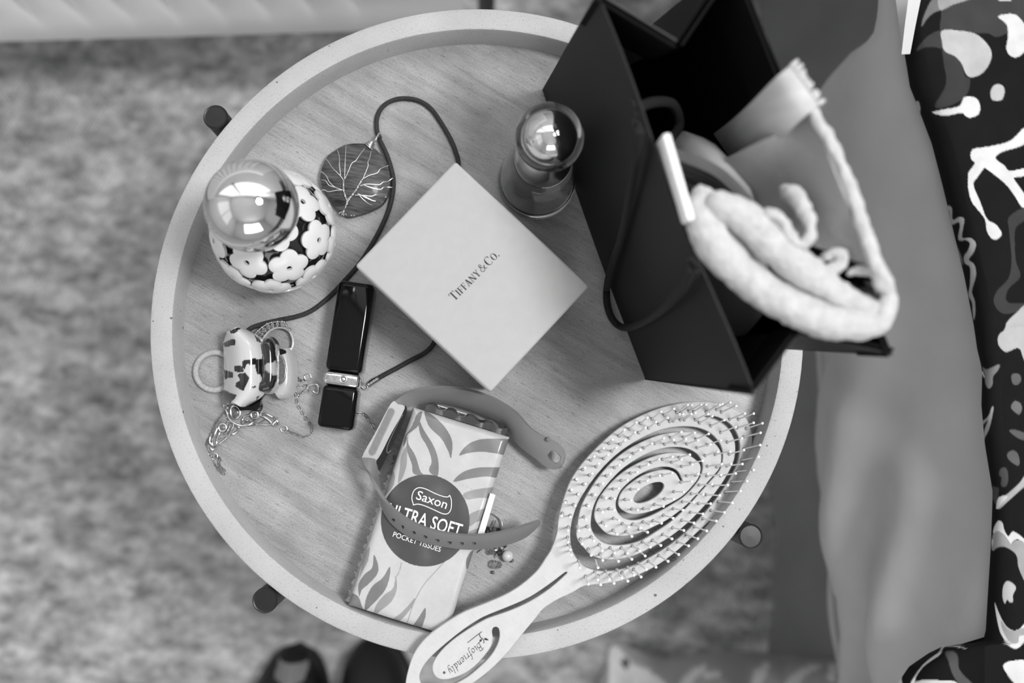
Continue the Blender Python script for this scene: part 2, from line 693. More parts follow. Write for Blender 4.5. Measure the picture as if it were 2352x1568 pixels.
# ================================================================== TABLE
TC = Vector((0.0041, 0.0449, T))
RO, RI = 0.160, 0.149
m_rim = mat('rim_speckled_board', 198, rough=0.7, var=0.05, vscale=40, bump=0.15, bscale=900)
N, L, B = nodes_of(m_rim)
tc = N.new('ShaderNodeTexCoord')
sp = ramp(N, L, new_noise(N, L, tc.outputs['Object'], 1100, 2, 0.5), [(0.3, 0.80), (0.42, 1.0), (1.0, 1.04)])
st = ramp(N, L, new_noise(N, L, tc.outputs['Object'], 420, 1, 0.4), [(0.205, 0.25), (0.235, 1.0)])
base = mixc(N, L, lin(180), ramp(N, L, new_noise(N, L, tc.outputs['Object'], 26, 4, 0.6), [(0.3, 0.88), (0.7, 1.06)]), 1.0)
L.new(mixc(N, L, mixc(N, L, base, sp, 1.0), st, 1.0), B.inputs['Base Color'])

m_wood = mat('tray_wood', 150, rough=0.42, spec=0.45)
N, L, B = nodes_of(m_wood)
tc = N.new('ShaderNodeTexCoord')
r0 = N.new('ShaderNodeMapping'); r0.inputs['Rotation'].default_value = (0, 0, math.radians(30))
L.new(tc.outputs['Object'], r0.inputs[0])
mpA = N.new('ShaderNodeMapping'); mpA.inputs['Scale'].default_value = (1, 9, 1); L.new(r0.outputs[0], mpA.inputs[0])
mpB = N.new('ShaderNodeMapping'); mpB.inputs['Scale'].default_value = (1, 26, 1); L.new(r0.outputs[0], mpB.inputs[0])
g1 = ramp(N, L, new_noise(N, L, mpA.outputs[0], 16, 4, 0.6, 0.4), [(0.28, 0.76), (0.5, 1.0), (0.75, 1.16)])
g2 = ramp(N, L, new_noise(N, L, mpB.outputs[0], 60, 4, 0.65), [(0.3, 0.84), (0.7, 1.07)])
mpC = N.new('ShaderNodeMapping'); mpC.inputs['Scale'].default_value = (1, 7, 1); L.new(r0.outputs[0], mpC.inputs[0])
g3 = ramp(N, L, new_noise(N, L, mpC.outputs[0], 200, 3, 0.6), [(0.28, 0.42), (0.40, 1.0)])
g4 = ramp(N, L, new_noise(N, L, r0.outputs[0], 1400, 2, 0.5), [(0.3, 0.82), (0.7, 1.12)])
g5 = ramp(N, L, new_noise(N, L, r0.outputs[0], 22, 3, 0.55), [(0.3, 0.74), (0.7, 1.2)])
c = mixc(N, L, lin(164), g1, 1.0)
for g in (g2, g3, g4, g5):
    c = mixc(N, L, c, g, 1.0)
L.new(c, B.inputs['Base Color'])
bp = N.new('ShaderNodeBump'); bp.inputs['Strength'].default_value = 0.25; bp.inputs['Distance'].default_value = 0.0006
L.new(g2, bp.inputs['Height']); L.new(bp.outputs[0], B.inputs['Normal'])

table = thing('side_table', 'round wooden tray table with a pale rim and black legs', 'table', (TC.x, TC.y, 0))
build('tray_floor', MB().lathe([(0, -0.010), (RI + 0.003, -0.010), (RI + 0.003, -0.0002), (RI + 0.001, 0), (0, 0)], TC, 96), m_wood, table)
rim = [(RI, -0.012), (RO - 0.002, -0.012), (RO, -0.010), (RO, 0.0185), (RO - 0.0005, 0.0195), (RO - 0.0018, 0.020), (RI + 0.0016, 0.020), (RI + 0.0004, 0.0195), (RI, 0.0185)]
build('rim', MB().lathe(rim, TC, 144, closed=True), m_rim, table)
m_leg = mat('black_leg_paint', 22, rough=0.45, var=0.15, vscale=30)
m_cap = mat('leg_cap_plastic', 26, rough=0.38, var=0.1, vscale=200)
for (px, py) in ((493, 267), (599, 1391), (1743, 1246), (1566, 92)):
    p = W(px, py, 0.02)
    d = Vector((p.x - TC.x, p.y - TC.y, 0)).normalized()
    p = Vector((TC.x, TC.y, 0)) + d * (RO + 0.0062)
    lg = build('leg', MB().lathe([(0.0, 0.0), (0.0056, 0.0), (0.0058, 0.002), (0.0058, T + 0.017)], (p.x, p.y, 0.001), 24), m_leg, table)
    WL[lg.name] = wloc(table)
    build('leg_cap', MB().lathe([(0.0058, 0.0), (0.0060, 0.0005), (0.0060, 0.0020), (0.0055, 0.0026), (0.0050, 0.0024), (0.0, 0.0025)], (p.x, p.y, T + 0.0180), 28), m_cap, lg, sharp=15)
    # screw collar that fixes the leg to the rim
    build('bracket', MB().lathe([(0.0024, 0), (0.0024, 0.012)], Vector((p.x, p.y, T + 0.004)) - d * 0.010, 12, Matrix((Vector((0, 0, 1)).cross(d), Vector((0, 0, 1)), d)).transposed()), m_leg, table)

# ================================================================== GIFT BAG
ZB = 0.145
Ab, Bb = W(1246, 207, 0.0006), W(1483, 872, 0.0006)
At, Bt, Dt = W(1372, -15, ZB), W(1730, 908, ZB), W(2050, 815, ZB)
Et = At + (Dt - Bt)
ab = (Bb - Ab).normalized()
pp = Vector((-ab.y, ab.x, 0))
if pp.x < 0:
    pp = -pp
Eb = Ab + pp * 0.030
Db = Bb + pp * 0.052
G1t = W(1556, 96, ZB - 0.001)
G2t = W(1835, 766, ZB - 0.004)
G1b = (Ab + Eb) / 2 + ab * 0.006
G2b = (Bb + Db) / 2 - ab * 0.012
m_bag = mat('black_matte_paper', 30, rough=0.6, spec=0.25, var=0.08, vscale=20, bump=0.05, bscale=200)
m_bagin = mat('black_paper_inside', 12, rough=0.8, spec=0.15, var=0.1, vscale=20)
m_baggus = mat('lit_paper_inside', 62, rough=0.8, var=0.06, vscale=20)  # black bag paper where light falls on one gusset, painted grey
bag = thing('gift_bag', 'tall black paper gift bag standing open at the right of the tray', 'bag', ((Ab.x + Db.x) / 2, (Ab.y + Db.y) / 2, T))


def panel(name, p00, p10, p11, p01, m, th, bow=0.0, nrm=None, n=14):
    """quad p00-p10 bottom, p01-p11 top, bowed along nrm"""
    rows_ = []
    for i in range(n + 1):
        v = i / n
        row = []
        for j in range(n + 1):
            u = j / n
            q = p00.lerp(p10, u).lerp(p01.lerp(p11, u), v)
            if nrm is not None:
                q = q + nrm * bow * math.sin(math.pi * u) * math.sin(math.pi * (0.25 + 0.6 * v)) + nrm * 0.0008 * math.sin(9 * u + 3 * v) * v
            row.append(q)
        rows_.append(row)
    return fixn(build(name, MB().grid(rows_).shell(th), m, bag, sharp=30))


outw = -pp
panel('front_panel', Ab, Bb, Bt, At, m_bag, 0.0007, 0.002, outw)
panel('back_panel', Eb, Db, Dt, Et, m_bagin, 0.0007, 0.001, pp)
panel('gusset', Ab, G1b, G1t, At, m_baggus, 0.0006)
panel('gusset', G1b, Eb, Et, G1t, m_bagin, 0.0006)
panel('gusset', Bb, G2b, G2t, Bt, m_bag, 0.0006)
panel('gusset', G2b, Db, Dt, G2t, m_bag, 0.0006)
fixn(build('bag_bottom', MB().hexa([p + Vector((0, 0, 0.0)) for p in (Ab, Bb, G2b, Db, Eb, G1b)], [p + Vector((0, 0, 0.0008)) for p in (Ab, Bb, G2b, Db, Eb, G1b)]), m_bagin, bag, smooth=False))


def hem(p0, p1, q0, q1, m, inn, f=0.16):
    a0, a1 = p1.lerp(p0, f), q1.lerp(q0, f)
    n_ = ((a1 - a0).cross(p1 - a0)).normalized()
    if n_.dot(inn) < 0:
        n_ = -n_
    o_ = n_ * 0.0026
    u_ = Vector((0, 0, 0.0004))
    fixn(build('hem', MB().hexa([a0 + n_ * 0.0016, a1 + n_ * 0.0016, a1 + o_, a0 + o_], [p1 + n_ * 0.0016 + u_, q1 + n_ * 0.0016 + u_, q1 + o_ + u_, p1 + o_ + u_]), m, bag, smooth=False))


hem(Ab, At, G1b, G1t, m_bagin, Vector((0, -1, 0)), 0.20)
hem(Eb, Et, G1b, G1t, m_bagin, Vector((0, -1, 0)), 0.20)
hem(Bb, Bt, G2b, G2t, m_bagin, Vector((0, 1, 0)), 0.15)
hem(Db, Dt, G2b, G2t, m_bagin, Vector((0, 1, 0)), 0.15)
hem(Eb, Et, Db, Dt, m_bagin, -pp, 0.15)
# front plane for handle and eyelets
fn = (Bb - Ab).cross(At - Ab).normalized()
if fn.dot(outw) < 0:
    fn = -fn
m_cord = mat('black_bag_cord', 20, rough=0.9, var=0.1, vscale=400, bump=0.5, bscale=900)


def onfront(px, py, off):
    q = RP(px, py, Ab + fn * off, fn)
    if q.z < T + 0.0035:
        q = W(px, py, 0.0035)
    return q


hp = cr([(1470, 300), (1452, 420), (1428, 540), (1402, 620), (1393, 680), (1404, 728), (1432, 752), (1472, 742), (1520, 712), (1565, 665), (1592, 618)], 8)
build('handle_cord', MB().tube([onfront(x, y, 0.0040) for x, y in hp], 0.0018, 10), m_cord, bag)
m_eye = mat('eyelet_metal', 60, rough=0.3, metal=1.0, var=0.05, vscale=300)
for (px, py) in ((1466, 296), (1594, 612)):
    q = onfront(px, py, 0.003)
    build('eyelet', MB().torus(q, 0.003, 0.0008, fn, 20, 8), m_eye, bag)
# inner handle loop
ih = [W(1462, 250, 0.128), W(1500, 235, 0.115), W(1545, 240, 0.10), W(1560, 290, 0.09), W(1530, 330, 0.10), W(1505, 345, 0.12)]
build('handle_cord', MB().tube([Vector(p) for p in cr(ih, 6)], 0.0022, 10), m_cord, bag)
build('eyelet', MB().torus(W(1463, 246, 0.137), 0.003, 0.0010, Vector((0.9, 0.3, 0.4)), 20, 8), m_eye, bag)

# white card standing in the bag just inside the front panel
c0, c1 = W(1514, 322, 0.150), W(1571, 520, 0.150)
cd = (c1 - c0).normalized()
cn = Vector((-cd.y, cd.x, 0))
if cn.x < 0:
    cn = -cn
m_card = mat('white_card', 236, rough=0.6, var=0.02, vscale=60)
cup = cd.cross(fn)
if cup.z < 0:
    cup = -cup
c0 = onfront(1514, 322, -0.0032); c1 = onfront(1571, 520, -0.0032)
k_ = (T + 0.152 - (c0.z + c1.z) / 2) / cup.z
ctr = (c0 + c1) / 2 + cup * (k_ - 0.035)
Rc = Matrix((cd, cd.cross(-cup), cup)).transposed()
Rc = Matrix((cd, cup.cross(cd), cup)).transposed()
tag(build('white_card', MB().rbox(ctr, ((c1 - c0).length, 0.0034, 0.070), 0.0012, Rc), m_card), 'upright white card tucked inside the front edge of the black bag', 'card')

# ================================================================== SHERPA GARMENT IN THE BAG
m_fleece = mat('sherpa_fleece', 186, rough=1.0, var=0.10, vscale=260, bump=0.9, bscale=420, sheen=0.3, spec=0.1)
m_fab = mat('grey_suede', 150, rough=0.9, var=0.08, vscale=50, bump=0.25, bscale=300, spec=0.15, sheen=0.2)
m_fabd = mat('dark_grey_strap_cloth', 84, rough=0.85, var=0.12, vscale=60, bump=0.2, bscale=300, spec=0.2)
gar = thing('fleece_garment', 'rolled grey garment with thick white fleece lining stuffed in the black bag', 'clothing', W(1800, 560, 0.03))


def fuzz(mb, amp, sc):
    from mathutils import noise
    for i, v in enumerate(mb.v):
        d = noise.noise_vector(v * sc) + 0.5 * noise.noise_vector(v * sc * 2.7)
        mb.v[i] = v + d * amp
    return mb


def roll(name, path, m=m_fleece, n=7, seg=18, amp=0.0009, flat=None):
    """path: (px, py, z, radius_px)"""
    q = cr(path, n)
    ps = [W(x, y, z) for x, y, z, r in q]
    rs = [r * (HC - z) / FPX for x, y, z, r in q]
    # rounded ends
    mb = MB().tube(ps, rs, seg)
    mb.sphere(ps[0], rs[0] * 0.98, seg, 8).sphere(ps[-1], rs[-1] * 0.98, seg, 8)
    return build(name, fuzz(mb, amp, 260), m, gar, sharp=80)


roll('fleece_trim', [(1872, 264, 0.158, 15), (1905, 322, 0.158, 15), (1938, 390, 0.158, 15), (1966, 470, 0.158, 16), (1990, 545, 0.158, 17), (2012, 606, 0.158, 19), (2030, 650, 0.156, 24)])
roll('fleece_roll', [(2026, 640, 0.150, 24), (2036, 690, 0.150, 26), (2012, 738, 0.150, 33), (1950, 745, 0.150, 38), (1890, 734, 0.149, 42), (1820, 706, 0.148, 43), (1750, 664, 0.146, 43), (1690, 616, 0.145, 44), (1638, 558, 0.146, 45), (1614, 500, 0.146, 42), (1614, 455, 0.143, 32)])
roll('fleece_roll', [(1650, 470, 0.150, 34), (1706, 498, 0.150, 40), (1762, 548, 0.150, 43), (1820, 602, 0.150, 43), (1880, 645, 0.149, 40), (1940, 682, 0.148, 30), (1995, 712, 0.149, 30)])
roll('fleece_edge', [(1738, 508, 0.152, 14), (1766, 492, 0.154, 14), (1795, 506, 0.155, 14), (1815, 540, 0.155, 13), (1836, 562, 0.155, 13), (1858, 550, 0.156, 13), (1862, 520, 0.156, 14), (1845, 480, 0.153, 20), (1825, 450, 0.148, 24), (1808, 440, 0.142, 20)])
roll('fleece_edge', [(1895, 590, 0.148, 14), (1925, 582, 0.150, 15), (1935, 602, 0.151, 15), (1905, 622, 0.151, 14), (1860, 632, 0.150, 14)])
roll('fleece_edge', [(1955, 625, 0.150, 10), (2000, 622, 0.154, 12), (2026, 640, 0.154, 16)])
# suede panel sloping down into the bag
gp = []
for i in range(13):
    v = i / 12
    row = []
    for j in range(11):
        u = j / 10
        x = lerp(lerp(1640, 1872, u), lerp(1735, 2010, u), v)
        y = lerp(lerp(378, 256, u), lerp(520, 610, u), v)
        z = 0.110 + 0.046 * u ** 0.7 - 0.012 * math.sin(math.pi * v) * (1 - u) + 0.002 * math.sin(6 * v + 5 * u)
        row.append(W(x, y, z))
    gp.append(row)
fixn(build('suede_panel', MB().grid(gp).shell(0.002), m_fab, gar))
gp = []
for i in range(9):
    v = i / 8
    row = []
    for j in range(9):
        u = j / 8
        x = lerp(lerp(1735, 2010, u), lerp(1800, 2020, u), v)
        y = lerp(lerp(520, 610, u), lerp(600, 690, u), v)
        row.append(W(x, y, 0.108 + 0.045 * u ** 0.8 - 0.02 * math.sin(math.pi * v)))
    gp.append(row)
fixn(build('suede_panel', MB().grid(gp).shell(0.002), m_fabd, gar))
# folded strap lying between card and roll
for k, (dy, dz) in enumerate(((0, 0.0), (26, -0.008), (52, -0.014))):
    a_ = cr([(1530, 352 + dy, 0.128 + dz), (1590, 372 + dy, 0.131 + dz), (1650, 400 + dy, 0.133 + dz), (1700, 445 + dy * .8, 0.136 + dz), (1738, 492 + dy * .5, 0.138 + dz)], 5)
    rowA = [W(x, y - 9, z + 0.002) for x, y, z in a_]
    rowM = [W(x, y, z + 0.005) for x, y, z in a_]
    rowB = [W(x, y + 11, z - 0.002) for x, y, z in a_]
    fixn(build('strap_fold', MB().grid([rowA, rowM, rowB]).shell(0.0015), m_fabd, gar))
# body of the garment filling the bag below
mb = MB()
bc = Ab.lerp(Db, 0.60)
mb.sphere((bc.x + 0.006, bc.y - 0.01, T + 0.068), 0.05, 24, 14, Matrix.Rotation(math.atan2(ab.y, ab.x), 3, 'Z'), (0.95, 0.36, 1.25))
build('folded_body', fuzz(mb, 0.0012, 120), m_fab, gar)

# satin strap end poking out of the bag
m_satin = mat('silver_satin', 190, rough=0.55, var=0.1, vscale=30, vstretch=(1, 8, 1))
st_ = thing('satin_ribbon', 'shiny silver ribbon end rising from the back of the black bag', 'ribbon', W(1780, 260, 0.10))
cl = cr([(1672, 350, 0.080), (1715, 318, 0.115), (1762, 276, 0.142), (1812, 226, 0.157), (1848, 196, 0.160)], 6)
rows_ = []
for j in range(7):
    u = j / 6 - 0.5
    rows_.append([W(x + u * 62, y + u * 88, z + 0.004 * math.cos(u * math.pi)) for x, y, z in cl])
fixn(build('ribbon', MB().grid(rows_).shell(0.0006), m_satin, st_))
fr = MB()
for j in range(9):
    u = j / 8 - 0.5
    a_ = W(1848 + u * 60, 196 + u * 86, 0.160); b_ = W(1862 + u * 58 + random.uniform(-4, 6), 184 + u * 84 + random.uniform(-5, 4), 0.160)
    fr.tube([a_, b_], [0.0011, 0.0007], 6)
build('frayed_edge', fr, m_satin, st_)

# ================================================================== BED
m_sheet = mat('grey_sheet_cotton', 192, rough=0.9, var=0.04, vscale=30, bump=0.08, bscale=1500, spec=0.15, sheen=0.15)
m_val = mat('grey_valance_cotton', 138, rough=0.95, var=0.05, vscale=25, bump=0.08, bscale=900, spec=0.1)
edge_px = [(-160, 2052), (-60, 2058), (0, 2066), (70, 2068), (150, 2082), (200, 2090), (240, 2106), (330, 2140), (430, 2166), (540, 2192), (640, 2216), (750, 2237), (800, 2244), (850, 2256), (930, 2254), (1020, 2262), (1130, 2280), (1250, 2276), (1380, 2268), (1450, 2264), (1470, 2258), (1476, 2236), (1482, 2168), (1500, 2132), (1530, 2088), (1568, 2062), (1640, 2040), (1720, 2030)]
EY = [a for a, b in edge_px]; EX = [b for a, b in edge_px]
bed = thing('bed', 'bed with a smooth grey sheet hanging over its side and a gathered grey valance', 'bed', (0.75, 0.0, 0))
hem_px = [(-160, 2140, -0.03), (-40, 2110, -0.04), (40, 2088, -0.055), (75, 2070, -0.07), (120, 1992, -0.10), (180, 1930, -0.14), (240, 1886, -0.17), (300, 1868, -0.19), (400, 1858, -0.205), (550, 1858, -0.21), (700, 1868, -0.215), (800, 1880, -0.22), (900, 1888, -0.22), (1000, 1904, -0.22), (1130, 1916, -0.22), (1300, 1932, -0.22), (1480, 1948, -0.22), (1600, 1955, -0.22), (1720, 1960, -0.22)]
HY = [h[0] for h in hem_px]; HX = [h[1] for h in hem_px]; HZ = [h[2] for h in hem_px]
rows_ = []
for i in range(121):
    y = -160 + i * 1880 / 120
    xe = interp(y, EY, EX) if y < 1465 else 2262
    xh, zh = interp(y, HY, HX), interp(y, HY, HZ)
    top = W(xe + 60, y, -0.008); mid_ = W(xe + 14, y, -0.006); bot = W(xh, y, zh)
    row = [top + Vector((0.06, 0, 0)), top, mid_]
    for k in range(1, 25):
        t = k / 24
        q = mid_.lerp(bot, t)
        yy = q.y
        # long slanting folds that grow towards the hem
        f1 = math.sin(2 * math.pi * (yy * 2.6 + 0.9 * t + 0.25)) * 0.009 + math.sin(2 * math.pi * (yy * 6.1 - 1.3 * t)) * 0.0028
        south = max(0.0, min(1.0, (y - 700) / 700))
        f2 = math.sin(2 * math.pi * ((t - 0.25) * 3.2 + yy * 5.0)) * 0.011 * south
        bulge = 0.022 * math.sin(math.pi * t) ** 1.0
        px_, py_ = lerp(xe, xh, t), y
        sd = (px_ - 2085) * -0.72 + (py_ - 940) * 0.69
        f3 = 0.013 / (1 + math.exp(-max(-40, min(40, sd / 16)))) * min(1, max(0, (py_ - 700) / 150)) * math.sin(math.pi * min(1, t * 1.1))
        sd2 = (px_ - 2010) * -0.95 + (py_ - 1150) * 0.30
        f3 += -0.010 / (1 + math.exp(-max(-40, min(40, sd2 / 14)))) * min(1, max(0, (py_ - 850) / 200)) * math.sin(math.pi * min(1, t))
        q = q + Vector((-f3, 0, 0))
        q = q + Vector((-bulge + (f1 + f2) * (0.25 + t) * (0.3 if t > 0.95 else 1), 0, 0))
        row.append(q)
    # hem turned under
    row.append(row[-1] + Vector((0.004, 0, -0.002)))
    row.append(row[-2] + Vector((0.008, 0, 0.004)))
    rows_.append(row)
fixn(build('sheet', MB().grid(rows_), m_sheet, bed, sharp=80))
build('sheet_hem', MB().tube([r[-3] + Vector((-0.001, 0, 0)) for r in rows_], 0.0035, 8), m_sheet, bed)
# mattress block behind the sheet
y0, y1 = -0.50, 0.42
mxs = W(2262, 900, -0.01).x + 0.075
build('mattress', MB().rbox((mxs + 0.45, (y0 + y1) / 2, T - 0.135), (0.9, y1 - y0, 0.20), 0.03), mat('mattress_ticking', 190, rough=0.9, var=0.05, vscale=30), bed)
rows_ = []
for i in range(241):
    t = i / 240
    yy = y0 + (y1 - y0 - 0.005) * t
    g = math.sin(yy * 38 + 0.7 * math.sin(yy * 21)) * 0.004 + math.sin(yy * 95) * 0.0012
    row = []
    xt = W(1945, 900, -0.21).x + 0.010
    xb = W(1775, 1300, -T + 0.004).x
    for k in range(9):
        v = k / 8
        row.append(Vector((lerp(xt + 0.055, xb, v ** 1.6) + g * v, yy, lerp(T - 0.12, 0.003, v))))
    rows_.append(row)
fixn(build('valance', MB().grid(rows_).shell(0.001), m_val, bed, sharp=80))
build('bed_base', MB().rbox((mxs + 0.47, (y0 + y1) / 2, 0.10), (0.84, y1 - y0 - 0.02, 0.16), 0.01), mat('bed_base_cloth', 70, rough=0.9, var=0.05, vscale=30), bed)

# ------------------------------------------------------------------ duvet with its bold print
dv_light, dv_mid, dv_dark, dv_base, dv_grey = lin(205), lin(150), lin(56), lin(20), lin(110)


def cP(x0, y0, s):
    return lambda pts, n=5: cr([(x0 + a / s, y0 + b / s) for a, b in pts], n, True)


k1 = cP(2040, 0, 3.92); k2 = cP(2040, 380, 3.92); k3 = cP(2040, 760, 3.92); k4 = cP(2040, 1150, 3.75)
prints = [
    # first crop, top
    (lin(60), k1([(250, 460), (320, 360), (400, 300), (480, 285), (490, 425), (400, 420), (320, 430)])),
    (lin(60), k1([(470, 20), (560, -20), (900, -40), (1250, -30), (1300, 120), (1230, 200), (1000, 330), (900, 300), (780, 300), (650, 275), (560, 285), (470, 270), (480, 120)])),
    (lin(55), k1([(490, 400), (640, 520), (690, 680), (740, 720), (700, 860), (560, 950), (420, 960), (520, 760), (500, 560)])),
    (dv_grey, k1([(300, 240), (330, 120), (420, -20), (620, -40), (560, 60), (420, 110), (350, 170)])),
    (dv_mid, k1([(470, 90), (470, -30), (760, -30), (700, 5), (560, 50)])),
    (lin(175), k1([(480, 280), (600, 272), (760, 295), (850, 350), (920, 440), (930, 520), (890, 610), (830, 670), (750, 695), (700, 665), (660, 570), (600, 505), (510, 460), (485, 380)])),
    (dv_light, k1([(990, 150), (1080, 125), (1160, 140), (1230, 220), (1290, 300), (1250, 430), (1190, 500), (1130, 515), (1080, 480), (1065, 420), (1080, 320), (1065, 220)])),
    (lin(170), k1([(985, 760), (1030, 770), (1050, 820), (1030, 890), (985, 908), (935, 895), (920, 840), (945, 775)])),
    (dv_light, k1([(398, 1012), (500, 985), (640, 955), (680, 880), (740, 868), (800, 890), (830, 960), (810, 1030), (740, 1058), (690, 1040), (660, 1015), (510, 1042)], 4)),
    (dv_light, k1([(990, -20), (1090, -10), (1100, 6), (1010, 8)])),
    (lin(170), k1([(250, 920), (275, 915), (290, 985), (275, 1050), (255, 980)])),
    (dv_light, k1([(760, 1345), (900, 1320), (1070, 1280), (1150, 1225), (1230, 1150), (1240, 1280), (1150, 1330), (1030, 1365), (965, 1420), (1030, 1480), (1090, 1540), (1230, 1520), (1240, 1580), (1080, 1600), (1000, 1580), (940, 1530), (870, 1505), (840, 1520), (800, 1580), (740, 1600), (720, 1560), (780, 1470), (745, 1430)], 3)),
    (dv_light, k2([(730, 60), (800, 0), (870, 0), (865, 20), (800, 110), (768, 175), (830, 330), (890, 480), (970, 530), (1020, 600), (1010, 640), (965, 668), (920, 645), (890, 590), (870, 480), (800, 390), (750, 320), (720, 200)], 4)),
    (dv_light, k2([(865, 0), (1030, -10), (1090, 50), (1230, 30), (1230, 90), (1130, 100), (1180, 190), (1240, 280), (1240, 370), (1200, 370), (1130, 260), (1050, 160), (940, 70)], 4)),
    (lin(165), k2([(500, 385), (540, 362), (575, 385), (580, 490), (640, 462), (685, 480), (675, 560), (668, 650), (740, 650), (790, 700), (775, 770), (735, 830), (730, 855), (775, 890), (792, 980), (760, 1100), (755, 1150), (780, 1220), (785, 1330), (770, 1390), (760, 1300), (755, 1230), (722, 1170), (735, 1080), (740, 960), (730, 905), (690, 880), (682, 820), (720, 760), (735, 700), (700, 672), (630, 668), (645, 560), (635, 510), (575, 530), (560, 470), (545, 400), (510, 400)], 3)),
    (lin(120), k2([(545, 530), (560, 560), (610, 700), (660, 820), (675, 900), (645, 830), (600, 700)])),
    (lin(56), k2([(1090, 460), (1230, 380), (1240, 480), (1150, 560), (1140, 700), (1150, 860), (1190, 1000), (1090, 1100), (1060, 1190), (1100, 1240), (1220, 1240), (1220, 1290), (1100, 1330), (1010, 1320), (950, 1230), (980, 1130), (1080, 1020), (1110, 880), (1100, 700), (1085, 560)], 4)),
    (lin(165), k2([(1250, 1270), (1150, 1330), (1070, 1410), (1050, 1470), (990, 1570), (1010, 1640), (1070, 1670), (1160, 1640), (1250, 1650)], 4)),
    (lin(170), k3([(1040, 0), (1240, -20), (1240, 270), (1215, 240), (1175, 150), (1080, 185), (1030, 170), (985, 80)], 4)),
    (lin(125), k3([(850, 325), (890, 345), (1000, 300), (990, 350), (945, 410), (940, 480), (905, 518), (875, 470), (870, 390)], 4)),
    (dv_light, k3([(835, 355), (855, 370), (870, 420), (860, 415)], 3)),
    (lin(160), k3([(838, 820), (880, 790), (910, 750), (930, 690), (950, 685), (930, 800), (905, 890), (870, 960), (855, 1000), (870, 880), (900, 800), (845, 850)], 3)),
    (lin(90), k3([(1110, 400), (1150, 380), (1190, 400), (1195, 450), (1160, 485), (1120, 470)])),
    (lin(100), k3([(1105, 680), (1140, 630), (1190, 650), (1205, 700), (1180, 750), (1130, 720)])),
    (lin(85), k3([(1090, 900), (1150, 890), (1250, 930), (1250, 975), (1180, 970)])),
    (lin(90), k3([(1075, 1100), (1120, 1075), (1165, 1100), (1185, 1180), (1165, 1210), (1110, 1180), (1075, 1140)])),
    (lin(70), k3([(1005, 1250), (1045, 1225), (1075, 1260), (1080, 1350), (1055, 1400), (1015, 1390), (1020, 1320), (1000, 1300)])),
    (lin(70), k3([(910, 1405), (990, 1410), (995, 1450), (970, 1560), (940, 1500)])),
    (lin(165), k3([(1240, 1290), (1180, 1370), (1080, 1460), (1000, 1520), (975, 1570), (1000, 1600), (1080, 1530), (1180, 1440), (1240, 1380)], 4)),
    (dv_light, k4([(930, 60), (950, -30), (1030, -40), (980, 20), (945, 65)], 3)),
    (dv_light, k4([(905, 280), (915, 220), (950, 170), (985, 190), (1000, 250), (1035, 305), (1070, 265), (1120, 285), (1180, 340), (1180, 380), (1120, 330), (1080, 345), (1055, 370), (1020, 320), (985, 285), (945, 262)], 4)),
    (lin(150), k4([(905, 285), (945, 265), (1000, 290), (1055, 370), (1100, 340), (1180, 380), (1190, 690), (1150, 640), (1120, 560), (1110, 480), (1070, 430), (1000, 395), (940, 402), (905, 430), (890, 400), (895, 330)], 4)),
    (dv_light, k4([(895, 330), (905, 340), (900, 385), (893, 370)], 3)),
    (lin(175), k4([(1030, 688), (1100, 740), (1075, 810), (1075, 865), (1050, 875), (1025, 850), (1005, 885), (985, 830), (990, 740)], 4)),
    (dv_light, k4([(918, 875), (960, 980), (1010, 1070), (1070, 1115), (1130, 1105), (1180, 1060), (1180, 1190), (1140, 1250), (1095, 1272), (1040, 1245), (980, 1160), (955, 1100), (930, 980)], 4)),
    (lin(150), k4([(970, 1030), (1030, 1100), (1090, 1118), (1180, 1090), (1180, 1150), (1130, 1165), (1120, 1220), (1075, 1230), (1030, 1200), (985, 1110)], 4)),
    (dv_light, k4([(990, 1420), (1030, 1385), (1090, 1375), (1180, 1385), (1190, 1600), (1110, 1590), (1030, 1500)], 4)),
    (dv_light, k4([(470, 1245), (540, 1238), (620, 1255), (685, 1280), (620, 1262), (540, 1252), (475, 1262), (450, 1320), (380, 1370), (300, 1430), (240, 1520), (220, 1600), (180, 1600), (220, 1520), (290, 1420), (370, 1350), (440, 1300)], 3)),
    (dv_light, k4([(165, 1412), (130, 1470), (115, 1540), (140, 1640), (60, 1640), (65, 1540), (90, 1460), (130, 1425)], 3)),
    (dv_light, k4([(220, 1570), (330, 1540), (440, 1545), (560, 1550), (620, 1600), (600, 1700), (200, 1700)], 4)),
    (lin(80), k4([(490, 1300), (560, 1295), (600, 1340), (610, 1440), (660, 1510), (730, 1580), (700, 1640), (600, 1560), (550, 1480), (520, 1380)], 4)),
]
EXs = lambda y: interp(y, EY, EX)
ny_, nx_ = 700, 150
ys = np.linspace(-150, 1710, ny_)
dv_pts = []
PX = np.zeros((ny_, nx_)); PY = np.zeros((ny_, nx_))
us = np.linspace(0, 1, nx_) ** 1.15
from mathutils import noise as _nz
mb = MB()
rows_ = []
for i, y in enumerate(ys):
    xe = EXs(y)
    row = []
    for j, u in enumerate(us):
        x = xe + (2400 - xe) * u
        d = (x - xe) * 0.00021
        z = 0.014 - 0.013 * math.exp(-d / 0.006) + 0.004 * (_nz.noise(Vector((x * 0.006, y * 0.004, 3.3)))) * min(1, d / 0.01)
        if y > 1440:
            z -= 0.02 * min(1, (2262 - x) / 160) * min(1, (y - 1440) / 40) if x < 2262 else 0
        p = W(x, y, z)
        row.append(p)
        PX[i, j] = x; PY[i, j] = y
    # outside the frame: on to the far side of the bed
    rows_.append(row)
mb.grid(rows_)
duv = thing('duvet', 'black duvet with bold pale leaf and dot print lying on the bed', 'duvet', (0.62, 0.0, T))
col = np.full(PX.shape, dv_base)
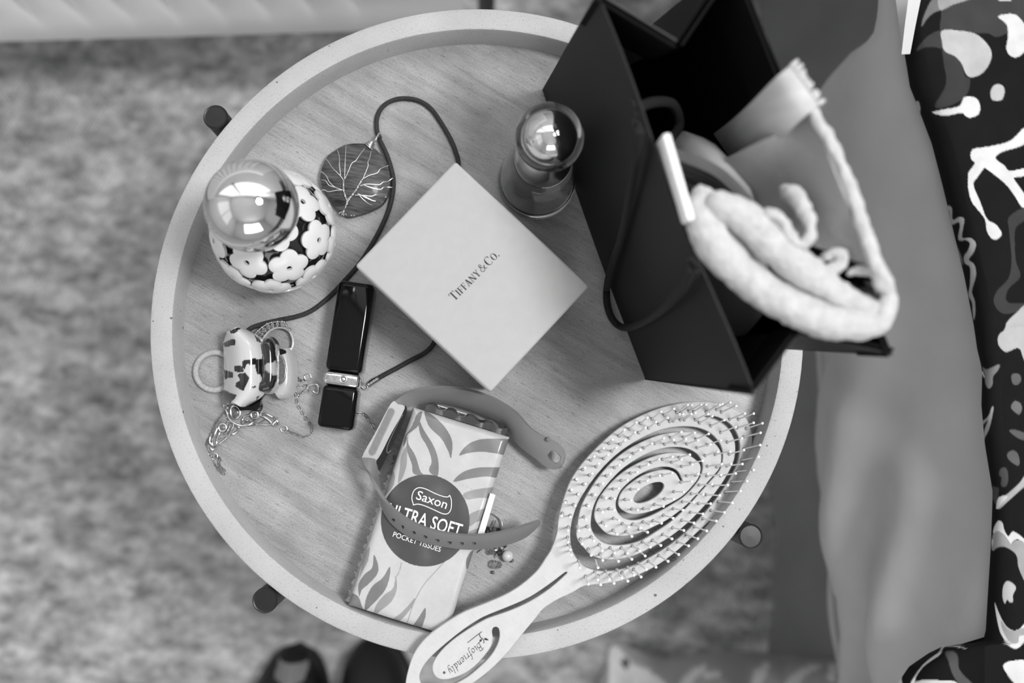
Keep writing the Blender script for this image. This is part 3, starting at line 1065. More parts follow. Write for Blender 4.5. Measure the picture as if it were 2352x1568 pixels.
# soft grey wash in the black ground
for (v, poly) in prints:
    cov = np.zeros(PX.shape)
    for dx in (-0.7, 0.7):
        for dy in (-0.9, 0.9):
            cov += inpoly(PX + dx, PY + dy, poly)
    cov /= 4
    col = col * (1 - cov) + v * cov
m_duv = mat('duvet_print', 40, rough=0.85, var=0.10, vscale=90, bump=0.06, bscale=1500, spec=0.15, attr='print')
o = fixn(build('cover', mb, m_duv, duv, sharp=85))
set_attr(o, 'print', col.ravel())
# rest of the duvet top, out of frame to the right, and the rolled edge beneath
far = [[W(2400, y, 0.010), Vector((1.3, W(2400, y, 0.010).y, T + 0.012))] for y in ys[::20]]
m_duvp = mat('duvet_plain', 40, rough=0.85, var=0.3, vscale=9, bump=0.06, bscale=1500, spec=0.15)
fixn(build('cover_far_side', MB().grid(far), m_duvp, duv))
yn, ysn = W(2400, ys[0], 0.010).y, W(2400, ys[-1], 0.010).y
xw, xe_ = W(2052, ys[0], 0.010).x, W(2400, 700, 0.010).x
for (ya, yb, xl) in ((yn, 0.43, xw), (-0.51, ysn, 0.245)):
    q = [[Vector((lerp(xl, 1.3, i / 24), lerp(ya, yb, j / 10), T + 0.0105 + 0.0015 * math.sin(i * 1.3 + j) * min(1, i, j, 10 - j))) for i in range(25)] for j in range(11)]
    for row in q:
        row.insert(0, row[0] + Vector((0.002, 0, -0.012)))
    fixn(build('cover_far_side', MB().grid(q), m_duvp, duv))
und = []
for y in ys[::6]:
    xe = EXs(y)
    a_ = W(xe, y, 0.001 - (0.02 * min(1, max(0, (2262 - xe) / 160)) * min(1, (y - 1440) / 40) if y > 1440 else 0))
    und.append([a_, a_ + Vector((0.003, 0, -0.0022)), a_ + Vector((0.012, 0, -0.003)), a_ + Vector((0.04, 0, -0.0015))])
fixn(build('folded_edge', MB().grid(und), m_duvp, duv))
# white reverse showing at the top left of the duvet
wt = []
for y in (-120, -60, 0, 30, 60, 100, 125):
    x1 = interp(y, [-120, 0, 60, 125], [2125, 2108, 2096, 2084])
    wt.append([W(2060 + (y * 0.16 if y > 0 else 0), y, 0.010), W((2060 + x1) / 2 + 3, y, 0.016), W(x1 + 6, y, 0.017)])
# (kept a separate part: its own look)
tag(fixn(build('reverse_side', MB().grid(wt).shell(0.001), mat('duvet_white_reverse', 205, rough=0.85, var=0.03, vscale=40), duv)), 'white reverse of the cover')

# ------------------------------------------------------------------ pale floral bedding on the floor
m_thr = mat('pale_floral_cotton', 190, rough=0.9, var=0.06, vscale=40, bump=0.1, bscale=900, attr='print', spec=0.1)
edg = [(1290, 1900), (1340, 1640), (1392, 1520), (1402, 1484), (1430, 1480), (1470, 1494), (1520, 1512), (1570, 1508), (1640, 1496), (1700, 1494), (1800, 1503), (1900, 1506), (1960, 1496), (2040, 1476), (2120, 1470), (2300, 1470), (2380, 1480)]
XE = [a for a, b in edg]; YE = [b for a, b in edg]
rows_ = []
PX = []; PY = []
for j in range(150):
    x = 1320 + j * 800 / 149
    ye = interp(x, XE, YE)
    row = []
    for i in range(70):
        t = i / 69
        y = ye + t * (2050 - ye)
        rise = interp(x, [1390, 1440, 1600, 1800, 1950, 2060, 2140, 2400], [0.004, 0.02, 0.06, 0.12, 0.25, 0.34, 0.385, 0.40])
        zz = -0.416 + (rise + 0.03 * min(1, t * 2)) * (0.25 + 0.75 * (1 - math.exp(-t * 14))) + 0.010 * math.sin(x * 0.02 + t * 5) * min(1, t * 8) + 0.006 * math.sin(x * 0.047 - t * 9) * min(1, t * 8)
        zz = max(zz, -0.416)
        row.append(W(x, y, zz)); PX.append(x); PY.append(y)
    rows_.append(row)
thr = fixn(build('floral_bedding', MB().grid(rows_).shell(0.003), m_thr, sharp=85))
tag(thr, 'crumpled pale floral bedding on the carpet below the bed corner', 'bedding')
PX = np.array(PX); PY = np.array(PY)
col = np.full(PX.shape, lin(178))
fk = lambda pts: cr(pts, 4, True)
fl_pr = [(lin(245), fk([(1400, 1480), (1425, 1488), (1450, 1520), (1520, 1560), (1560, 1640), (1420, 1640), (1395, 1520)])),
         (lin(95), fk([(1425, 1518), (1440, 1512), (1450, 1525), (1436, 1535)])),
         (lin(235), fk([(1560, 1575), (1580, 1545), (1610, 1525), (1625, 1530), (1600, 1555), (1575, 1585)])),
         (lin(230), fk([(1615, 1545), (1650, 1540), (1655, 1552), (1625, 1558)])),
         (lin(235), fk([(1722, 1575), (1735, 1540), (1760, 1520), (1770, 1530), (1750, 1565), (1735, 1590)])),
         (lin(235), fk([(1790, 1600), (1810, 1560), (1850, 1530), (1890, 1522), (1885, 1532), (1850, 1552), (1820, 1590)])),
         (lin(236), fk([(1900, 1560), (1905, 1528), (1925, 1520), (1925, 1540), (1912, 1565)])),
         (lin(238), fk([(2035, 1512), (2045, 1504), (2070, 1520), (2090, 1526), (2070, 1532), (2045, 1526)])),
         (lin(235), fk([(2000, 1540), (2020, 1530), (2022, 1560), (2010, 1580)])),
         (lin(230), fk([(1955, 1558), (1975, 1556), (1985, 1570), (1960, 1575)]))]
for v, poly in fl_pr:
    k = inpoly(PX, PY, poly)
    col[k] = v
set_attr(thr, 'print', np.concatenate([col, col]))

# ================================================================== SHOES ON THE CARPET
m_shoe = mat('black_shoe_leather', 16, rough=0.5, var=0.15, vscale=40)
m_sole = mat('black_shoe_sole', 20, rough=0.8, var=0.1, vscale=60)
m_insole = mat('grey_insole', 120, rough=0.9, var=0.06, vscale=60)


def shoe(cxp, toe_py, width_px, label, open_toe, ang=0.0):
    zt = -T + 0.05
    toe = W(cxp, toe_py, zt)
    hw = width_px / 2 * (HC - zt) / FPX
    root = thing('shoe', label, 'shoe', (toe.x, toe.y - 0.12, 0.0), 'black shoes at the lower edge')
    Rz = Matrix.Rotation(ang, 3, 'Z')

    def hwid(t):      # half width from toe (t=0) to heel (t=1)
        return hw * (math.sqrt(max(0, 1 - (1 - min(t / 0.22, 1)) ** 2.2)) * (1 - 0.25 * math.exp(-((t - 0.55) / 0.16) ** 2)) * (1 if t < 0.85 else math.sqrt(max(0, 1 - ((t - 0.85) / 0.155) ** 2)) * 0.999 + 0.001))
    Lg = 0.26
    sole = [[] for _ in range(2)]
    pts = []
    n = 40
    for i in range(n + 1):
        t = i / n
        w_ = max(hwid(t), 0.0004)
        row = []
        for (fx, fz) in ((-1, 0.0), (-1.04, 0.004), (-1.03, 0.018), (-0.97, 0.02)):
            row.append(Vector((fx * w_, -t * Lg, fz + 0.0015)))
        for (fx, fz) in ((0.97, 0.02), (1.03, 0.018), (1.04, 0.004), (1, 0.0)):
            row.append(Vector((fx * w_, -t * Lg, fz + 0.0015)))
        pts.append([Rz @ q + Vector((toe.x, toe.y, 0)) for q in row])
    fixn(build('sole', MB().grid(pts, wrap=True).poly(pts[0]).poly(pts[-1]), m_sole, root))
    up = []
    t0, t1 = 0.012, (0.22 if open_toe else 0.56)
    for i in range(19):
        t = lerp(t0, t1, i / 18)
        w_ = hwid(t) * 0.98
        h = 0.022 + 0.042 * min(1, t / 0.2) ** 0.6 + 0.02 * max(0, t - 0.2)
        row = []
        for k in range(17):
            a = math.pi * k / 16
            row.append(Rz @ Vector((w_ * math.cos(a), -t * Lg, 0.02 + (h - 0.02) * math.sin(a) ** 0.75)) + Vector((toe.x, toe.y, 0)))
        up.append(row)
    fixn(build('toe_cap', MB().grid(up).shell(0.002), m_shoe, root))
    sd = []
    for i in range(31):
        t = lerp(t1 - 0.02, 0.995, i / 30)
        w_ = max(hwid(t) * 0.98, 0.0006)
        h = lerp(0.04, 0.06, (t - t1) / (1 - t1))
        sd.append((w_, -t * Lg, h))
    ring = [(w, y, h) for w, y, h in sd] + [(-w, y, h) for w, y, h in reversed(sd)]
    fixn(build('side_wall', MB().grid([[Rz @ Vector((w, y, 0.02)) + Vector((toe.x, toe.y, 0)) for w, y, h in ring], [Rz @ Vector((w * 0.93, y, h)) + Vector((toe.x, toe.y, 0)) for w, y, h in ring]]).shell(0.002), m_shoe, root))
    ins = []
    for i in range(25):
        t = lerp(0.03, 0.985, i / 24)
        w_ = hwid(t) * 0.92
        ins.append([Rz @ Vector((w_ * f, -t * Lg, 0.024 + (0.028 if open_toe else 0.004) * (1 - f * f))) + Vector((toe.x, toe.y, 0)) for f in (-1, -0.5, 0, 0.5, 1)])
    build('insole', MB().grid(ins), m_insole, root)
    return root


shoe(668, 1502, 168, 'black slip on shoe with grey inside, left one at the bottom edge', True, -0.1)
shoe(848, 1483, 168, 'black closed shoe, right one at the bottom edge beside the hairbrush handle', False, 0.1)

# ================================================================== SHARED SMALL-OBJECT MATERIALS
m_silver = mat('silver_metal', 205, rough=0.22, metal=1.0, var=0.06, vscale=300)
m_silverd = mat('oxidised_silver', 120, rough=0.35, metal=1.0, var=0.3, vscale=700)
m_chrome = mat('polished_chrome', 232, rough=0.02, metal=1.0)
m_glass = mat('clear_glass', 250, rough=0.0, trans=1.0, ior=1.46)
m_liquid = mat('perfume_liquid', 225, rough=0.0, trans=1.0, ior=1.36)

# ================================================================== FLOWER LATTICE PERFUME BOTTLE
lc = W(628, 530, 0.0302)
RL = 0.0302
pf = thing('perfume_bottle', 'round perfume bottle in a white cutout flower lattice with a mirrored ball cap', 'perfume', (lc.x, lc.y, T))
m_white = mat('white_gloss_plastic', 216, rough=0.25, var=0.01, vscale=50, coat=0.3)
m_dglass = mat('dark_bottle_glass', 30, rough=0.08, coat=0.5)
fixn(build('glass_body', MB().sphere(lc, RL - 0.0036, 40, 24), m_dglass, pf, sharp=80))
fm = MB()
nt_, nr_ = 60, 6
dp, rp = 0.00545, 0.0044
lay = []
for (Rr, rev) in ((RL - 0.0002, 0), (RL - 0.0020, 1)):
    g = []
    for i in range(nr_):
        row = []
        for j in range(nt_):
            th = 2 * math.pi * j / nt_
            ro = 0
            for q in range(5):
                a = th - 2 * math.pi * q / 5
                disc = rp * rp - (dp * math.sin(a)) ** 2
                if disc >= 0 and math.cos(a) > -0.2:
                    ro = max(ro, dp * math.cos(a) + math.sqrt(disc))
            ro = max(ro, 0.0048)
            ri = 0.00135
            rho = lerp(ri, ro, i / (nr_ - 1))
            edge = max(0, (i / (nr_ - 1) - 0.7)) / 0.3
            RR = Rr - (0.0005 * edge if not rev else 0) - (0.0002 if (i == 0 and not rev) else 0)
            an = rho / RL
            row.append(Vector((RR * math.sin(an) * math.cos(th), RR * math.sin(an) * math.sin(th), RR * math.cos(an))))
        g.append(row)
    lay.append(g)
sec = lay[0] + list(reversed(lay[1]))
sec = sec + [sec[0]]
fm.grid(sec, wrap=True)
flower_me = mesh_of(fm, 'flower', m_white, 50)
phi = (1 + 5 ** 0.5) / 2
ico = [Vector(v).normalized() for v in [(0, a, b * phi) for a in (1, -1) for b in (1, -1)] + [(a, b * phi, 0) for a in (1, -1) for b in (1, -1)] + [(b * phi, 0, a) for a in (1, -1) for b in (1, -1)]]
fc = []
for i in range(12):
    for j in range(i + 1, 12):
        for k in range(j + 1, 12):
            if all((ico[a] - ico[b]).length < 1.1 for a, b in ((i, j), (j, k), (i, k))):
                fc.append((ico[i] + ico[j] + ico[k]).normalized())
TR = Matrix.Rotation(0.45, 3, 'X') @ Matrix.Rotation(0.8, 3, 'Z')
for q in ico + fc:
    d = TR @ q
    if d.z < -0.965:
        continue
    Rm = d.to_track_quat('Z', 'Y').to_matrix() @ Matrix.Rotation(random.random() * 6.28, 3, 'Z')
    inst('flower', flower_me, pf, lc, Rm)
bc_ = W(580, 472, 0.081)
bc_ = Vector((lerp(lc.x, bc_.x, 0.8), lerp(lc.y, bc_.y, 0.8), T + 0.081))
build('collar', MB().lathe([(0.0085, -0.0075), (0.0098, -0.006), (0.0098, 0.002), (0.0085, 0.0035)], (bc_.x, bc_.y, T + 0.0605), 40), m_chrome, pf)
fixn(build('ball_cap', MB().sphere(bc_, 0.0200, 64, 40), m_chrome, pf, sharp=80))

# ================================================================== CLEAR GLASS PERFUME BOTTLE
gc = W(1232, 418, 0.0)
gl = thing('perfume_bottle', 'clear bell shaped glass perfume bottle with a solid glass ball stopper', 'perfume', (gc.x, gc.y, T))
outer = [(0.0, 0.0006), (0.0180, 0.0003), (0.0194, 0.0012), (0.0200, 0.003), (0.0196, 0.008), (0.0182, 0.018), (0.0168, 0.027), (0.0156, 0.033), (0.0148, 0.038), (0.0142, 0.043), (0.0138, 0.0465), (0.0, 0.0465)]
inner = [(0.0, 0.0052), (0.0168, 0.0052), (0.0182, 0.007), (0.0180, 0.010), (0.0168, 0.018), (0.0154, 0.026), (0.0142, 0.032), (0.0130, 0.0385), (0.0110, 0.0425), (0.0, 0.043)]
o = build('glass_body', MB().lathe(outer, gc, 64).lathe([(r, z) for r, z in reversed(inner)], gc, 64), m_glass, gl, sharp=50)
build('neck_collar', MB().lathe([(0.0130, 0.0466), (0.0137, 0.0472), (0.0137, 0.0560), (0.0128, 0.0590), (0.0112, 0.0640), (0.0100, 0.0668), (0.0070, 0.0670), (0.0070, 0.0466)], gc, 48, closed=True), m_silver, gl)
gb = W(1262, 315, 0.0805)
gb = Vector((lerp(gc.x, gb.x, 0.9), lerp(gc.y, gb.y, 0.9), T + 0.0805))
fixn(build('ball_stopper', MB().sphere(gb, 0.0152, 64, 40), m_glass, gl, sharp=80))
fixn(build('stopper_core', MB().sphere(gb, 0.0086, 40, 24).lathe([(0.003, -0.0140), (0.003, -0.0080)], gb, 24), m_chrome, gl, sharp=60))

# ================================================================== JEWELLERY BOX WITH SERIF LETTERING
BZ = 0.050
tc4 = [W(1045, 368, BZ), W(1354, 655, BZ), W(1128, 901, BZ), W(816, 611, BZ)]
ctr = sum(tc4, Vector((0, 0, 0))) / 4
e1 = ((tc4[1] - tc4[0]) + (tc4[2] - tc4[3])).normalized()
e2 = Vector((-e1.y, e1.x, 0))
w1 = ((tc4[1] - tc4[0]).length + (tc4[2] - tc4[3]).length) / 2
w2 = ((tc4[0] - tc4[3]).length + (tc4[1] - tc4[2]).length) / 2
RB = Matrix((e1, e2, Vector((0, 0, 1)))).transposed()
jb = thing('jewellery_box', 'pale cardboard jewellery box with a lift off lid and small black serif lettering', 'box', (ctr.x, ctr.y, T))
m_box = mat('pale_box_paper', 176, rough=0.75, var=0.02, vscale=200, bump=0.08, bscale=1200, bstretch=(1, 4, 1))
build('lid', MB().rbox((ctr.x, ctr.y, T + BZ - 0.011), (w1, w2, 0.022), 0.0014, RB, 3), m_box, jb)
build('base', MB().rbox((ctr.x, ctr.y, T + 0.0029 + 0.0125), (w1 - 0.0036, w2 - 0.0036, 0.025), 0.0012, RB, 2), m_box, jb)


def qbar(x0, y0, x1, y1, w, horiz=False):
    """stroke as quad: w measured along x (or along y when horiz)"""
    if horiz:
        return [(x0, y0 - w / 2), (x1, y1 - w / 2), (x1, y1 + w / 2), (x0, y0 + w / 2)]
    return [(x0 - w / 2, y0), (x0 + w / 2, y0), (x1 + w / 2, y1), (x1 - w / 2, y1)]


def ringq(cx, cy, rx, ry, a0, a1, wt, wn, n=20):
    """arc whose width is wt at the sides and wn at top/bottom"""
    out = []
    pr = None
    for i in range(n + 1):
        a = math.radians(lerp(a0, a1, i / n))
        w_ = wn + (wt - wn) * abs(math.cos(a)) ** 1.5
        c_, s_ = math.cos(a), math.sin(a)
        p = ((cx + rx * c_, cy + ry * s_), (cx + (rx - w_) * c_, cy + (ry - max(w_ * 0.6, wn)) * s_))
        if pr:
            out.append([pr[0], p[0], p[1], pr[1]])
        pr = p
    return out


ST, TH = 0.155, 0.055


def glyph(ch):
    s = lambda x, w, y: qbar(x - w / 2, y, x + w / 2, y, 0.03, True)
    if ch == 'T':
        return 0.74, [qbar(0.37, 0, 0.37, 1, ST), qbar(0.02, 0.98, 0.72, 0.98, 0.045, True), qbar(0.03, 0.78, 0.03, 1.0, 0.04), qbar(0.71, 0.78, 0.71, 1.0, 0.04), s(0.37, 0.34, 0.015)]
    if ch == 'I':
        return 0.38, [qbar(0.19, 0, 0.19, 1, ST), s(0.19, 0.34, 0.015), s(0.19, 0.34, 0.985)]
    if ch == 'F':
        return 0.62, [qbar(0.16, 0, 0.16, 1, ST), s(0.17, 0.34, 0.015), qbar(0.02, 0.98, 0.58, 0.98, 0.04, True), qbar(0.57, 0.78, 0.57, 1.0, 0.04), qbar(0.16, 0.52, 0.46, 0.52, 0.04, True), qbar(0.46, 0.42, 0.46, 0.62, 0.035)]
    if ch == 'A':
        return 0.78, [qbar(0.12, 0, 0.40, 1, TH + 0.01), qbar(0.64, 0, 0.38, 1.02, ST + 0.02), qbar(0.22, 0.34, 0.54, 0.34, 0.04, True), s(0.12, 0.26, 0.015), s(0.64, 0.32, 0.015)]
    if ch == 'N':
        return 0.84, [qbar(0.14, 0, 0.14, 1, TH + 0.01), qbar(0.70, 0, 0.70, 1, TH + 0.01), qbar(0.68, 0, 0.13, 1, ST + 0.02), s(0.14, 0.26, 0.015), s(0.70, 0.26, 0.985), s(0.10, 0.2, 0.985)]
    if ch == 'Y':
        return 0.76, [qbar(0.38, 0, 0.38, 0.48, ST), qbar(0.38, 0.44, 0.14, 1, ST), qbar(0.40, 0.44, 0.64, 1, TH + 0.01), s(0.14, 0.30, 0.985), s(0.64, 0.26, 0.985), s(0.38, 0.32, 0.015)]
    if ch == 'C':
        return 0.80, ringq(0.44, 0.5, 0.41, 0.52, 48, 312, ST + 0.02, 0.04) + [qbar(0.715, 0.68, 0.715, 0.98, 0.04)]
    if ch == 'O':
        return 0.84, ringq(0.41, 0.5, 0.39, 0.52, 0, 360, ST + 0.02, 0.04, 28)
    if ch == '.':
        return 0.25, [[(0.1 + 0.075 * math.cos(a * 0.785), 0.07 + 0.075 * math.sin(a * 0.785)) for a in range(8)]]
    if ch == '&':
        p = cr([(0.86, 0.02), (0.62, 0.28), (0.36, 0.58), (0.27, 0.78), (0.36, 0.97), (0.50, 0.90), (0.50, 0.74), (0.34, 0.58), (0.14, 0.40), (0.10, 0.20), (0.26, 0.03), (0.46, 0.06), (0.64, 0.26), (0.76, 0.52)], 5)
        out = []
        for i in range(len(p) - 1):
            (xa, ya), (xb, yb) = p[i], p[i + 1]
            dx, dy = xb - xa, yb - ya
            l_ = math.hypot(dx, dy) or 1
            w_ = 0.025 + 0.05 * max(0, (dx / l_ * 0.7 - dy / l_ * 0.7) * (1 if i < 12 else -1)) ** 2
            nx, ny = -dy / l_ * w_, dx / l_ * w_
            out.append([(xa + nx, ya + ny), (xb + nx, yb + ny), (xb - nx, yb - ny), (xa - nx, ya - ny)])
        return 0.92, out + [qbar(0.66, 0.52, 0.88, 0.52, 0.035, True)]
    return 0.3, []


def letters(spec, track=0.06):
    x = 0
    out = []
    for ch, sz in spec:
        if ch == ' ':
            x += sz
            continue
        w_, polys = glyph(ch)
        for p in polys:
            out.append([(x + a * sz, b * sz) for a, b in p])
        x += (w_ + track) * sz
    return x, out


sm = 0.80
wtx, polys = letters([('T', 1.0), ('I', sm), ('F', sm), ('F', sm), ('A', sm), ('N', sm), ('Y', sm), (' ', 0.10), ('&', 0.95), (' ', 0.08), ('C', 1.0), ('O', sm), ('.', 1.0)])
ta, tb = W(1044, 692, BZ), W(1150, 585, BZ)
tx = (tb - ta).normalized()
ty = Vector((-tx.y, tx.x, 0))
k = (tb - ta).length / wtx
m_ink = mat('black_print_ink', 20, rough=0.6)
tm = MB()
for p in polys:
    tm.poly([ta + tx * a * k + ty * b * k + Vector((0, 0, 0.00012)) for a, b in p])
tm.shell(0.0001)
build('lettering', tm, m_ink, jb, smooth=False)

# ================================================================== LIPSTICK
la, lb = W(823, 652, 0.010), W(772, 984, 0.010)
lx = (la - lb).normalized()
ly = Vector((lx.y, -lx.x, 0))
LLen = (la - lb).length
RLp = Matrix((ly, lx, Vector((0, 0, 1)))).transposed()
lw = 0.0178
m_blk = mat('black_lipstick_plastic', 10, rough=0.08, spec=0.3, var=0.05, vscale=100)
ls = thing('lipstick', 'black square lipstick tube with a silver band lying on the wood', 'lipstick', ((la.x + lb.x) / 2, (la.y + lb.y) / 2, T))
at_ = lambda f: lb.lerp(la, f)
fb0, fb1 = 0.285, 0.385


def seg_box(f0, f1, w_, h_, r):
    c_ = at_((f0 + f1) / 2)
    return MB().rbox((c_.x, c_.y, T + 0.0002 + h_ / 2), (w_, (f1 - f0) * LLen, h_), r, RLp, 3)


build('tube_base', seg_box(0, fb0, lw * 0.97, lw * 0.95, 0.0022), m_blk, ls)
build('band', seg_box(fb0, fb1, lw * 1.02, lw, 0.0024), mat('polished_silver_band', 225, rough=0.08, metal=1.0, var=0.03, vscale=80), ls)
build('cap', seg_box(fb1, 1.0, lw, lw * 0.985, 0.0026), m_blk, ls)
# engraved letters and round stud on the band
bandc = at_((fb0 + fb1) / 2)
zt = T + 0.0002 + lw + 0.00008
em = MB()
for s_, off in (('A', -0.0080), ('V', -0.0046), ('N', 0.0046)):
    vs, fs = text_mesh(s_, 0.0036, 1.0)
    place2d(em, vs, fs, Vector((bandc.x, bandc.y, zt)) + ly * off - lx * 0.0013, ly, lx)
build('engraving', em, mat('engraved_silver', 150, rough=0.4, metal=0.9), ls, smooth=False)
sc_ = Vector((bandc.x, bandc.y, zt)) + ly * 0.0010
build('stud', MB().torus(sc_ + Vector((0, 0, 0.0002)), 0.0016, 0.00045, seg=24).lathe([(0.0, 0.0006), (0.0009, 0.0004), (0.0011, 0)], sc_, 16), m_silver, ls)

# ================================================================== TREE PENDANT ON A CORD
sc0 = W(818, 414, 0.0)
pn = thing('pendant_necklace', 'banded stone pendant with a silver wire tree on a dark waxed cord', 'necklace', (sc0.x, sc0.y, T))
outl = cr([(740, 386), (751, 362), (770, 346), (795, 333), (830, 330), (852, 336), (872, 352), (890, 377), (897, 410), (893, 445), (880, 470), (855, 485), (825, 495), (797, 498), (766, 472), (746, 442), (736, 412)], 5, True)
ro_ = [W(x, y, 0.003) for x, y in outl]
cs = W(818, 413, 0.003)


def stone_top(s_):
    return 0.0045 + 0.0045 * (1 - s_ ** 2.6)


rings_ = []
for s_, z in [(0.93, 0.0003), (1.0, 0.0016), (1.0, 0.0036)] + [(q, stone_top(q)) for q in (0.985, 0.95, 0.88, 0.75, 0.6, 0.4, 0.2, 0.02)]:
    rings_.append([Vector((lerp(cs.x, p.x, s_), lerp(cs.y, p.y, s_), T + z)) for p in ro_])
m_stone = mat('banded_stone', 76, rough=0.4, var=0.62, vscale=120, vstretch=(1, 7, 1), coat=0.1, rot=0.15, detail=4, spec=0.25)
fixn(build('stone', MB().grid(rings_, wrap=True).poly(rings_[-1]).poly(list(reversed(rings_[0]))), m_stone, pn))
maxr = lambda p: min(1.0, (Vector((p.x - cs.x, p.y - cs.y, 0))).length / 0.0175)
m_wire = mat('silver_craft_wire', 225, rough=0.25, metal=1.0)


def w8(a, b, lift=0.0003):
    p = W(730 + a / 7.125, 290 + b / 7.125, 0.007)
    z = stone_top(maxr(p)) + lift
    p = W(730 + a / 7.125, 290 + b / 7.125, z)
    return p


def twist(pts, turns, amp, r, name='trunk'):
    q = resample([w8(*p) for p in cr(pts, 6)], 0.00025)
    for ph in (0, math.pi * 0.67, math.pi * 1.33):
        out = []
        n = len(q)
        for i, p in enumerate(q):
            a = q[max(0, i - 1)]; b = q[min(n - 1, i + 1)]
            t_ = (b - a).normalized()
            nn = Vector((-t_.y, t_.x, 0)).normalized()
            ang = ph + 2 * math.pi * turns * i / n
            out.append(p + nn * amp * math.cos(ang) + Vector((0, 0, 1)) * amp * (math.sin(ang) + 0.6))
        yield MB().tube(out, r, 6)


tk = MB()
for m_ in twist([(410, 1420), (440, 1350), (480, 1230), (455, 1160), (425, 1060), (420, 960), (425, 880)], 7, 0.00030, 0.00025):
    tk.add(m_.v, m_.f)
for m_ in twist([(420, 1420), (450, 1330), (490, 1220), (560, 1130), (630, 1040), (680, 950), (735, 860)], 7, 0.00030, 0.00025):
    tk.add(m_.v, m_.f)
for q in ([(405, 1400), (375, 1405), (345, 1430)], [(420, 1400), (400, 1430), (395, 1455)], [(425, 1395), (425, 1440), (425, 1465)], [(435, 1390), (455, 1430), (470, 1455)], [(545, 1468), (555, 1450)], [(588, 1470), (602, 1448)]):
    tk.tube([w8(*p) for p in q], 0.00028, 6)
build('wire_trunk', tk, m_wire, pn)
br = [[(425, 890), (370, 810), (240, 680), (190, 600), (135, 535)], [(375, 800), (355, 640), (355, 510), (320, 380)], [(440, 870), (447, 600), (460, 400), (462, 310)], [(440, 870), (500, 740), (555, 610), (620, 565), (700, 450), (780, 350)],
      [(740, 860), (785, 750), (825, 645), (820, 590), (850, 520), (875, 400)], [(745, 855), (850, 800), (970, 765), (1020, 700), (1100, 665), (1170, 640)], [(690, 975), (810, 945), (1000, 955), (1065, 915), (1150, 900), (1225, 845)], [(760, 965), (900, 1010), (1030, 1030), (1080, 995), (1220, 1000)],
      [(610, 1125), (740, 1130), (880, 1145), (945, 1120), (1010, 1138), (1120, 1160)], [(650, 1100), (740, 1140), (900, 1215), (980, 1218), (1050, 1250)], [(690, 1140), (760, 1210), (850, 1275), (920, 1292), (950, 1305)],
      [(425, 1045), (290, 1000), (190, 910), (140, 810), (50, 735)], [(290, 1000), (185, 965), (130, 890), (60, 880)], [(425, 1045), (320, 1045), (180, 1070), (110, 1040), (65, 1050)]]
for b_ in br:
    build('wire_branch', MB().tube([w8(*p) for p in cr(b_, 4)], 0.00026, 6), m_wire, pn)
bl = MB()
for i in range(6):
    f_ = i / 5
    a_ = (lerp(765, 840, f_) + (i % 2) * 12, lerp(285, 225, f_)); b2 = (lerp(895, 925, f_), lerp(385, 300, f_))
    pa, pb = w8(*a_, 0.001), w8(*b2, 0.001)
    md = (pa + pb) / 2 + Vector((0, 0, 0.0014))
    bl.tube([Vector(p) for p in cr([pa, md, pb], 5)], 0.00028, 6)
hx = resample([w8(a, b, 0.0012) for a, b in cr([(900, 260), (940, 240), (965, 180), (1005, 110)], 6)], 0.0002)
for ph in (0, math.pi):
    bl.tube([p + Vector((math.cos(ph + i * 0.8), 0.4 * math.cos(ph + i * 0.8), math.sin(ph + i * 0.8))) * 0.00035 for i, p in enumerate(hx)], 0.00028, 6)
build('wire_bail', bl, m_wire, pn)
m_waxed = mat('dark_waxed_cord', 44, rough=0.55, var=0.2, vscale=1500, bump=0.6, bscale=1800)
c1_ = cr([(873, 318), (866, 300), (866, 270), (880, 244), (906, 229), (936, 226), (966, 233), (991, 251), (1015, 285), (1035, 320), (1047, 350), (1053, 382), (1050, 480), (1035, 600), (1015, 720), (992, 795), (935, 832), (880, 862), (850, 879)], 7)
c2_ = cr([(872, 322), (886, 350), (898, 385), (904, 420), (899, 460), (886, 500), (861, 550), (826, 605), (791, 645), (756, 682), (716, 713), (680, 727), (640, 735), (600, 745), (572, 757), (545, 790), (540, 830)], 7)
build('cord', MB().tube([W(x, y, 0.0014) for x, y in c1_], 0.0012, 10), m_waxed, pn)
build('cord', MB().tube([W(x, y, 0.0014 + 0.0035 * max(0, 1 - abs(i - 14) / 14)) for i, (x, y) in enumerate(c2_)], 0.0012, 10), m_waxed, pn)
cm = MB().tube([W(870, 868, 0.0015), W(856, 876, 0.0015), W(846, 884, 0.0015)], [0.0015, 0.0016, 0.0014], 10)
for i in range(4):
    q = W(868 - i * 6, 869 + i * 4, 0.0030)
    cm.sphere(q, 0.0006, 8, 6)
cm.torus(W(838, 888, 0.0012), 0.0013, 0.0003, seg=18)
build('cord_end_crimp', cm, m_silver, pn)
